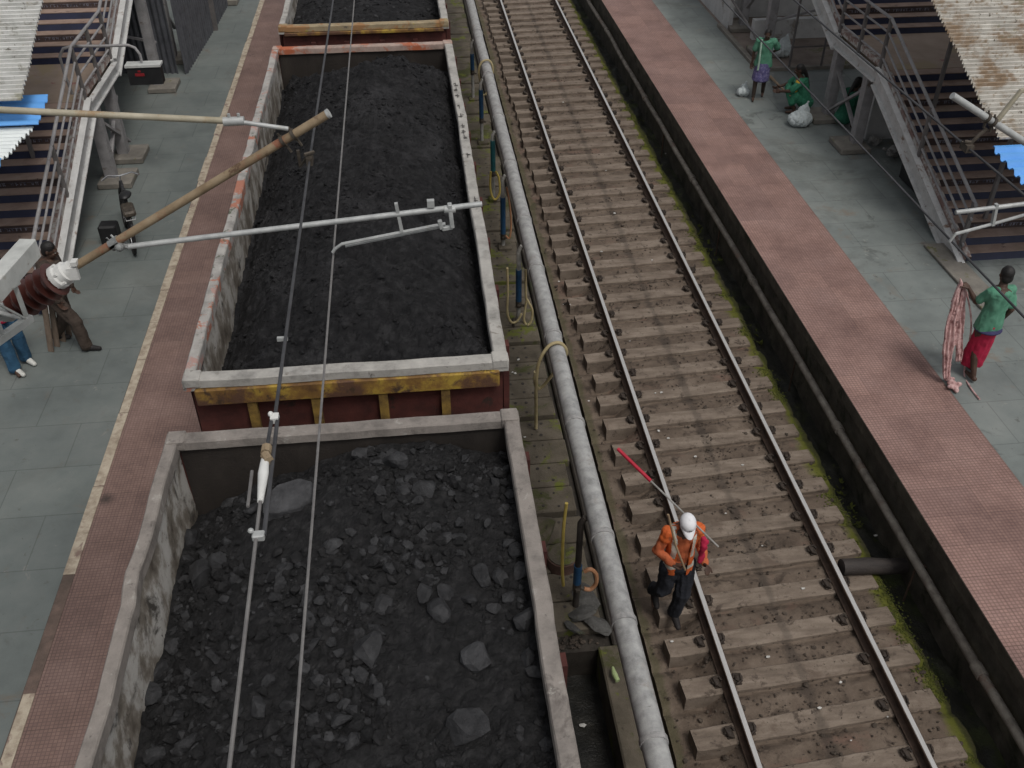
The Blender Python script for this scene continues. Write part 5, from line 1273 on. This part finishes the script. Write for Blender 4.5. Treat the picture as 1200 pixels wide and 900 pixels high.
def dress_worker(root, G, loc, s, H, T):
    rr, ff, uu, Rm = H; hipm, shm, Rt = T
    b = MB(); torso_cloth(b, hipm, shm, Rt, s, .0, 1, .004)
    for q in 'LR': sleeves(b, G, shm, s, q, full=True, ex=.011)
    limb(b, [shm, shm + Vector((0, 0, .06))], [.08, .066])
    remesh('shirt', b, .009, M['orange_shirt'], root, loc, 2, .016, 1)
    b = MB(); torso_cloth(b, hipm, shm, Rt, s, -.06, .97, .018, .02)
    for q in 'LR': sleeves(b, G, shm, s, q, upto=.22, ex=.022)
    v = remesh('vest', b, .01, M['orange'], root, loc, 2, .015, 4)
    # open the front of the vest down the middle so the shirt shows
    bm = bmesh.new(); bm.from_mesh(v.data); lat = Rt.col[0]; fwd = Vector((root.get('fx', 0), root.get('fy', -1), 0))
    hl = hipm - loc
    kill = [f for f in bm.faces if abs((f.calc_center_median() - hl).dot(lat)) < .065 + .06 * max(0, ((f.calc_center_median().z - hl.z) - .38)) * 3 and (f.calc_center_median() - hl).dot(fwd) > .04]
    bmesh.ops.delete(bm, geom=kill, context='FACES'); bm.to_mesh(v.data); bm.free()
    lat = Rt.col[0]; f2 = Vector((-lat.y, lat.x, 0)); f2 = f2 if f2.dot(fwd) > 0 else -f2
    v.data.materials.append(M['reflect']); sp = (shm - hipm); hl = hipm - loc; L2 = sp.length_squared
    for f in v.data.polygons:
        c = f.center - hl; l_ = abs(c.dot(lat)); u = c.dot(sp) / L2
        if (.085 < l_ < .135 and u > .4) or (.1 < u < .22 and l_ < .2): f.material_index = 1
    b = MB(); trousers(b, G, hipm, s, .02, 1, .012); remesh('trousers', b, .01, M['trouser_black'], root, loc, 2, .018, 2)
    b = MB(); shoes(b, G, s, toe={'L': f2, 'R': (f2 + Vector((0, 0, -.3))).normalized()}); remesh('shoes', b, .008, M['dark_shoe'], root, loc, 2)
    hc = G['head']
    b = MB(); b.ell(hc + uu * .045 - ff * .008, (.088, .108, .092), Rm, 18, 12); b.ell(hc + uu * .138 - ff * .008, (.01, .01, .006), Rm, 8, 6)
    c = remesh('cap', b, .006, M['cap_white'], root, loc, 2)
    bm = bmesh.new(); bm.from_mesh(c.data); o_ = hc - loc
    bmesh.ops.delete(bm, geom=[f for f in bm.faces if (f.calc_center_median() - o_).dot(uu) < .03], context='FACES'); bm.to_mesh(c.data); bm.free()
    b = MB(); vs = []; fs = []
    for k in range(13):
        a = PI * k / 12
        for rad, dz in ((1.0, 0), (1.45, -.012), (1.75, -.03)):
            x = .086 * math.cos(a) * (1 if rad == 1 else .98 if rad < 1.5 else .82); y = .1 * math.sin(a) * rad
            vs.append(hc + rr * x + ff * (y if y > .01 else y) + uu * (.036 + dz - .02 * abs(math.cos(a)) * (rad - 1)))
    for k in range(12):
        for j in range(2): a = k * 3 + j; fs.append((a, a + 1, a + 4, a + 3))
    n_ = len(vs); b.add(vs + [v - uu * .005 for v in vs], fs + [tuple(n_ + i for i in reversed(f)) for f in fs])
    b.build('cap_peak', M['cap_white'], root, True, loc=loc)
    b = MB(); b.box(hc + uu * .075 + ff * .098, (.03, .005, .016), Rm); b.build('cap_badge', M['ink'], root, loc=loc)
    b = MB(); b.ell(hc - ff * .03 - uu * .005, (.08, .08, .07), Rm, 14, 10); remesh('hair', b, .008, M['hair'], root, loc, 2)
BW = Vector((2.63, 7.02, -.165))
person(BW, (0.03, -1), 'worker in orange vest and white cap walking along the rail with a pole', J, dress_worker, 1.03)
sh = aty(818, 612, 7.0)
t = Thing('long_pole', sh, 'long pole with red painted grip carried on the worker\'s shoulder', 'pole')
tip = aty(724, 526, 7.9)
sho = Vector((2.95, 6.98, 1.35)); end = aty(842, 641, 6.72); grip = tip.lerp(end, .34)
b = MB(); b.tube([tip, grip], .022, 10); t.part('red_grip', b, M['red_paint'], True)
b = MB(); b.tube([grip, end], .0105, 8); t.part('steel_rod', b, M['pale_post'], True)
b = MB(); b.tube([aty(783, 603, 6.72), aty(792, 640, 6.72), aty(803, 668, 6.72)], .012, 8)
tag(b.build('short_stick', M['wood'], None, True), 'short thin wooden stick held in front of the worker\'s orange vest', 'stick')
b = MB(); c = aty(824, 640, 6.75)
for k in range(16): b.ell(c + Vector((random.gauss(0, .012), random.gauss(0, .012), -.02 - .02 * k + .1)), (.035, .03, .04), nu=8, nv=6)
o = remesh('red_flag', b, .01, M['red_cloth'], None, (0, 0, 0), 1, .012, 5); tag(o, 'rolled dark red flag cloth in the worker\'s left hand', 'flag')

# --- man in green with pink cloth
J = dict(STAND)
J.update(head=(.04, .06, 1.6), face=(.2, 1, -.15), shL=(-.145, 0, 1.39), shR=(.145, 0, 1.39), elL=(-.22, .12, 1.18), wrL=(-.3, .24, 1.33), hdL=(-.3, .6, .3), pnL=(0, .3, -1), curlL=1.2, elR=(.19, -.08, 1.13), wrR=(.19, .02, .9), anR=(.06, .1, .09), anL=(-.06, -.12, .1), knL=(-.08, .02, .49), knR=(.08, .12, .49))
def dress_man(root, G, loc, s, H, T):
    rr, ff, uu, Rm = H; hipm, shm, Rt = T
    b = MB(); torso_cloth(b, hipm, shm, Rt, s, -.12, 1, .012, .05)
    for q in 'LR': sleeves(b, G, shm, s, q, upto=.75, ex=.014)
    remesh('shirt', b, .009, M['green_pale'], root, loc, 3, .016, 7)
    b = MB()
    for k in range(45):
        u = k / 44; c = hipm.lerp((G['knL'] + G['knR']) / 2 - Vector((0, 0, .3)), u); b.ell(c, (.15 + .012 * u, .135 + .01 * u, .05), None, 16, 8)
    remesh('lungi', b, .01, M['red_cloth'], root, loc, 3, .016, 9)
    b = MB(); c = hipm.lerp((G['knL'] + G['knR']) / 2, -.02); b.ell(c + Vector((0, 0, -.08)), (.192, .178, .05), None, 18, 8); remesh('sash', b, .008, M['navy'], root, loc, 2)
    hair(G['head'], rr, ff, uu, s, Rm, root, loc)
BM = at(1137, 440, ZP)
_, G = person(BM, (-.1, 1), 'man in green shirt and red wrap dragging a pink cloth, seen from behind', J, dress_man)
hp = G['wrL'] + Vector((-.05, .06, 0)); lo = at(1112, 452, ZP)
b = MB(); rnd = random.Random(5)
def drape(a, c, w0, w1, w2, bow, seed, folds=5, nv=40, nu=36):
    vs = []; fs = []
    for j in range(nv + 1):
        u = j / nv; p = Vector(a).lerp(Vector(c), u) + Vector((bow * math.sin(PI * u), 0, 0))
        w = (w0 * (1 - u) + w1 * u) + w2 * math.sin(PI * u)
        for i in range(nu + 1):
            q = i / nu - .5
            ph = q * folds * 2 * PI + 1.6 * noise.noise(Vector((q * 3, u * 2.5, seed)))
            vs.append(p + Vector((q * w + .03 * noise.noise(Vector((u * 4, q * 2, seed + 5))), (.018 + .04 * w) * math.sin(ph) + .02 * noise.noise(Vector((u * 6, q * 6, seed))), .02 * noise.noise(Vector((q * 5, u * 3, seed + 9))))))
    for j in range(nv):
        for i in range(nu): k = j * (nu + 1) + i; fs.append((k, k + 1, k + nu + 2, k + nu + 1))
    n = len(vs); rim = [i for i in range(nu + 1)] + [(nu + 1) * j + nu for j in range(1, nv + 1)] + [nv * (nu + 1) + i for i in range(nu - 1, -1, -1)] + [(nu + 1) * j for j in range(nv - 1, 0, -1)]
    m = len(rim)
    b.add(vs + [v + Vector((0, .03, 0)) for v in vs], fs + [tuple(n + i for i in reversed(f)) for f in fs] + [(rim[i], rim[(i + 1) % m], n + rim[(i + 1) % m], n + rim[i]) for i in range(m)])
drape(hp + Vector((-.04, 0, .02)), lo + Vector((-.04, .03, .1)), .05, .1, .09, -.05, 3, 3)
drape(hp + Vector((.03, .02, .0)), lo.lerp(hp, .2) + Vector((.1, .03, .05)), .04, .07, .05, -.01, 8, 2)
limb(b, [hp + Vector((-.02, 0, .0)), hp + Vector((-.06, .02, .1))], [.035, .014])
for k in range(16): b.ell(lo + Vector((rnd.gauss(.02, .05), rnd.gauss(-.04, .05), .04 + rnd.uniform(0, .03))), (.05, .035, .03), Matrix.Rotation(rnd.uniform(0, 3), 3, 'Z'))
o = remesh('cloth_bundle', b, .008, M['pink'], None, (0, 0, 0), 1, .008, 3); tag(o, 'long pale pink net cloth hanging from the man\'s raised hand to the tiles', 'cloth')
p0 = at(1131, 425, ZP + .25)
hose([hp + Vector((.08, 0, -.1)), hp.lerp(lo, .4) + Vector((.2, 0, 0)), at(1130, 435, ZP + .05), at(1136, 452, ZP + .02), at(1148, 468, ZP + .02)], .012, M['pink'], 'thin pink cord trailing from the pink cloth on the paving')
bpy.data.objects[-1] if False else None

# --- walking woman in green tunic
J = dict(STAND)
J.update(head=(0, .06, 1.58), face=(.1, 1, -.25), anR=(.12, .22, .09), knR=(.12, .18, .48), anL=(-.1, -.14, .1), knL=(-.09, .04, .48), elR=(.26, -.02, 1.12), wrR=(.27, .02, .86), elL=(-.32, -.12, 1.2), wrL=(-.16, -.22, 1.06), hdL=(.6, -.2, -.2))
def dress_woman(root, G, loc, s, H, T):
    rr, ff, uu, Rm = H; hipm, shm, Rt = T
    b = MB(); torso_cloth(b, hipm, shm, Rt, s, -.12, 1, .03, .08)
    for q in 'LR': sleeves(b, G, shm, s, q, upto=.7, ex=.025)
    remesh('tunic', b, .009, M['green_pale'], root, loc, 2, .012, 11)
    b = MB()
    for k in range(40):
        u = k / 39; c = hipm.lerp((G['knL'] + G['knR']) / 2, u * .95); b.ell(c, (.17 + .02 * u, .16 + .02 * u, .05), Rt, 16, 8)
    remesh('skirt', b, .01, M['purple'], root, loc, 2, .014, 12)
    f2 = ff.copy(); f2.z = 0; f2.normalize()
    b = MB(); b.tube([shm + rr * .1 + f2 * .1 + Vector((0, 0, .06)), shm + rr * .09 + f2 * .175 - Vector((0, 0, .12)), hipm + rr * .08 + f2 * .165 + Vector((0, 0, .1)), hipm + rr * .08 + f2 * .19 - Vector((0, 0, .12))], .022, 8)
    b.build('scarf', M['mint'], root, True, loc=loc)
    b = MB()
    for q in 'LR': limb(b, [G['kn' + q], G['an' + q]], [.062 * s, .047 * s])
    remesh('leggings', b, .009, M['brown_cloth'], root, loc, 2)
    hair(G['head'], rr, ff, uu, s, Rm, root, loc, bun=True)
person(at(888, 114, ZP), (-.35, -1), 'woman in green tunic and purple skirt walking towards the camera', J, dress_woman, .9)

# --- squatting and seated women
def dress_squat(top_m, low_m, extra=None):
    def f(root, G, loc, s, H, T):
        rr, ff, uu, Rm = H; hipm, shm, Rt = T
        b = MB(); torso_cloth(b, hipm, shm, Rt, s, -.1, 1, .032)
        for q in 'LR': sleeves(b, G, shm, s, q, upto=.8, ex=.025)
        remesh('blouse', b, .01, top_m, root, loc, 2, .014, 15)
        b = MB()
        for q in 'LR': limb(b, [G['hip' + q], G['kn' + q], G['kn' + q].lerp(G['an' + q], .55)], [.125, .095, .09])
        b.ell(hipm, (.19, .17, .14)); limb(b, [G['knL'], G['knR']], [.08, .08])
        remesh('skirt', b, .01, low_m, root, loc, 2, .014, 16)
        hair(G['head'], rr, ff, uu, s, Rm, root, loc, long=True)
        if extra: extra(root, G, loc, rr, ff)
    return f
SQ = dict(hipL=(-.09, -.02, .24), hipR=(.09, -.02, .24), knL=(-.13, .36, .5), knR=(.13, .36, .5), anL=(-.12, .2, .09), anR=(.12, .2, .09), shL=(-.17, .16, .72), shR=(.17, .16, .72),
          elL=(-.24, .36, .55), elR=(.24, .36, .55), wrL=(-.14, .56, .5), wrR=(.14, .56, .5), head=(0, .22, .93), face=(0, 1, -.3))
def yel(root, G, loc, rr, ff):
    b = MB(); b.ell(G['shR'] + ff * .04, (.07, .08, .08)); b.ell(G['shR'] + ff * .08 - Vector((0, 0, .1)), (.06, .06, .07)); remesh('shoulder_cloth', b, .009, M['yellow'], root, loc, 2, .008, 2)
def yelL(root, G, loc, rr, ff):
    b = MB(); b.ell(G['shL'] + ff * .05, (.075, .085, .085)); b.ell(G['shL'] + ff * .1 - Vector((0, 0, .12)), (.06, .06, .07)); remesh('shoulder_cloth', b, .009, M['yellow'], root, loc, 2, .008, 2)
person(at(940, 132, ZP), (-.9, .25), 'woman in dark green with a yellow shoulder cloth squatting beside the white sack', SQ, dress_squat(M['green'], M['green'], yelL))
person(at(986, 150, ZP), (.9, .4), 'woman in dark green sitting in the shade between the stair columns', SQ, dress_squat(M['green_dark'], M['green_dark']))
b = MB(); b.tube([at(926, 112, ZP + .45), at(915, 102, ZP + .3), at(903, 90, ZP + .02)], [.016, .02, .035], 8)
tag(b.build('broom', M['wood'], None, True), 'brown stick broom held by the squatting woman', 'broom')
def sackm(c, r, label, seed):
    m = MB(); rnd = random.Random(seed); c = Vector(c)
    m.ell(c + Vector((0, 0, r * .55)), (r, r * .8, r * .62), None, 16, 10); m.ell(c + Vector((r * .35, .1, r * 1.0)), (r * .5, r * .4, r * .5)); limb(m, [c + Vector((r * .4, .1, r * 1.3)), c + Vector((r * .6, .12, r * 1.7))], [r * .2, r * .08])
    o = remesh('sack', m, .012, M['sack'], None, (0, 0, 0), 2, .03, seed); return tag(o, label, 'sack')
sackm(at(936, 147, ZP), .27, 'white plastic sack sitting on the paving in front of the squatting woman', 3)
sackm(at(914, 66, ZP), .3, 'white sack lying behind the walking woman by the railing', 5)
sackm(at(870, 112, ZP), .16, 'small pale carrier bag beside the walking woman\'s legs', 7)
sackm(at(1000, 138, ZP) + Vector((.25, .1, .3)), .2, 'white sack beside the seated woman under the landing', 8)

# --- two men by the white boom
J = dict(STAND)
J.update(head=(0, .08, 1.58), face=(0, 1, -.3), hipL=(-.09, -.06, .86), hipR=(.09, -.06, .86), anL=(-.14, -.32, .1), knL=(-.13, -.06, .47), anR=(.14, .22, .09), knR=(.13, .18, .48), elL=(-.22, .02, 1.13), wrL=(-.22, .1, .88), elR=(.22, -.02, 1.12), wrR=(.2, .06, .87))
def dress_plain(top_m, low_m, shoe_m):
    def f(root, G, loc, s, H, T):
        rr, ff, uu, Rm = H; hipm, shm, Rt = T
        b = MB(); torso_cloth(b, hipm, shm, Rt, s, -.1, 1, .03)
        for q in 'LR': sleeves(b, G, shm, s, q, full=True, ex=.02)
        remesh('shirt', b, .01, top_m, root, loc, 2, .012, 21)
        b = MB(); trousers(b, G, hipm, s, .02, 1, .018); remesh('trousers', b, .01, low_m, root, loc, 2, .012, 22)
        f2 = ff.copy(); f2.z = 0; f2.normalize()
        b = MB(); shoes(b, G, s, toe={'L': f2, 'R': f2}); remesh('shoes', b, .009, shoe_m, root, loc, 2)
        hair(G['head'], rr, ff, uu, s, Rm, root, loc)
    return f
person(Vector((-5.12, 12.05, ZP)), (1, -.1), 'dark haired man in brown trousers striding behind the ribbed insulator', J, dress_plain(M['brown_cloth'], M['brown_cloth'], M['dark_shoe']))
J = dict(STAND); J.update(anL=(-.12, 0, .09), anR=(.12, .1, .09), toeR=(.3, 1, 0))
person(Vector((-5.78, 11.6, ZP)), (.7, -.6), 'man in red shirt and blue jeans with white shoes below the boom', J, dress_plain(M['red_cloth'], M['jeans'], M['shoe_white']))

# ------------------------------------------------------------------ light: overcast day
w = bpy.data.worlds.new('World'); S.world = w; w.use_nodes = True
nt = w.node_tree; bg = nt.nodes['Background']
sky = nt.nodes.new('ShaderNodeTexSky'); sky.sky_type = 'NISHITA'; sky.sun_disc = False
SUN_E, SUN_A = R_(62), R_(150)
sky.sun_elevation = SUN_E; sky.sun_rotation = SUN_A; sky.air_density = 1; sky.dust_density = 4
hs = nt.nodes.new('ShaderNodeHueSaturation'); hs.inputs['Saturation'].default_value = .2
nt.links.new(sky.outputs[0], hs.inputs['Color']); nt.links.new(hs.outputs[0], bg.inputs[0]); bg.inputs[1].default_value = .108
sun = bpy.data.lights.new('sun', 'SUN'); sun.energy = 1.45; sun.angle = R_(17); sun.color = (1, .96, .9)
so = bpy.data.objects.new('sun', sun); col.objects.link(so)
dv = Vector((math.sin(SUN_A) * math.cos(SUN_E), math.cos(SUN_A) * math.cos(SUN_E), math.sin(SUN_E)))
so.rotation_euler = dv.to_track_quat('Z', 'Y').to_euler()
S.view_settings.view_transform = 'Standard'; S.view_settings.look = 'None'
S.view_settings.gamma = 1; S.view_settings.exposure = -.12
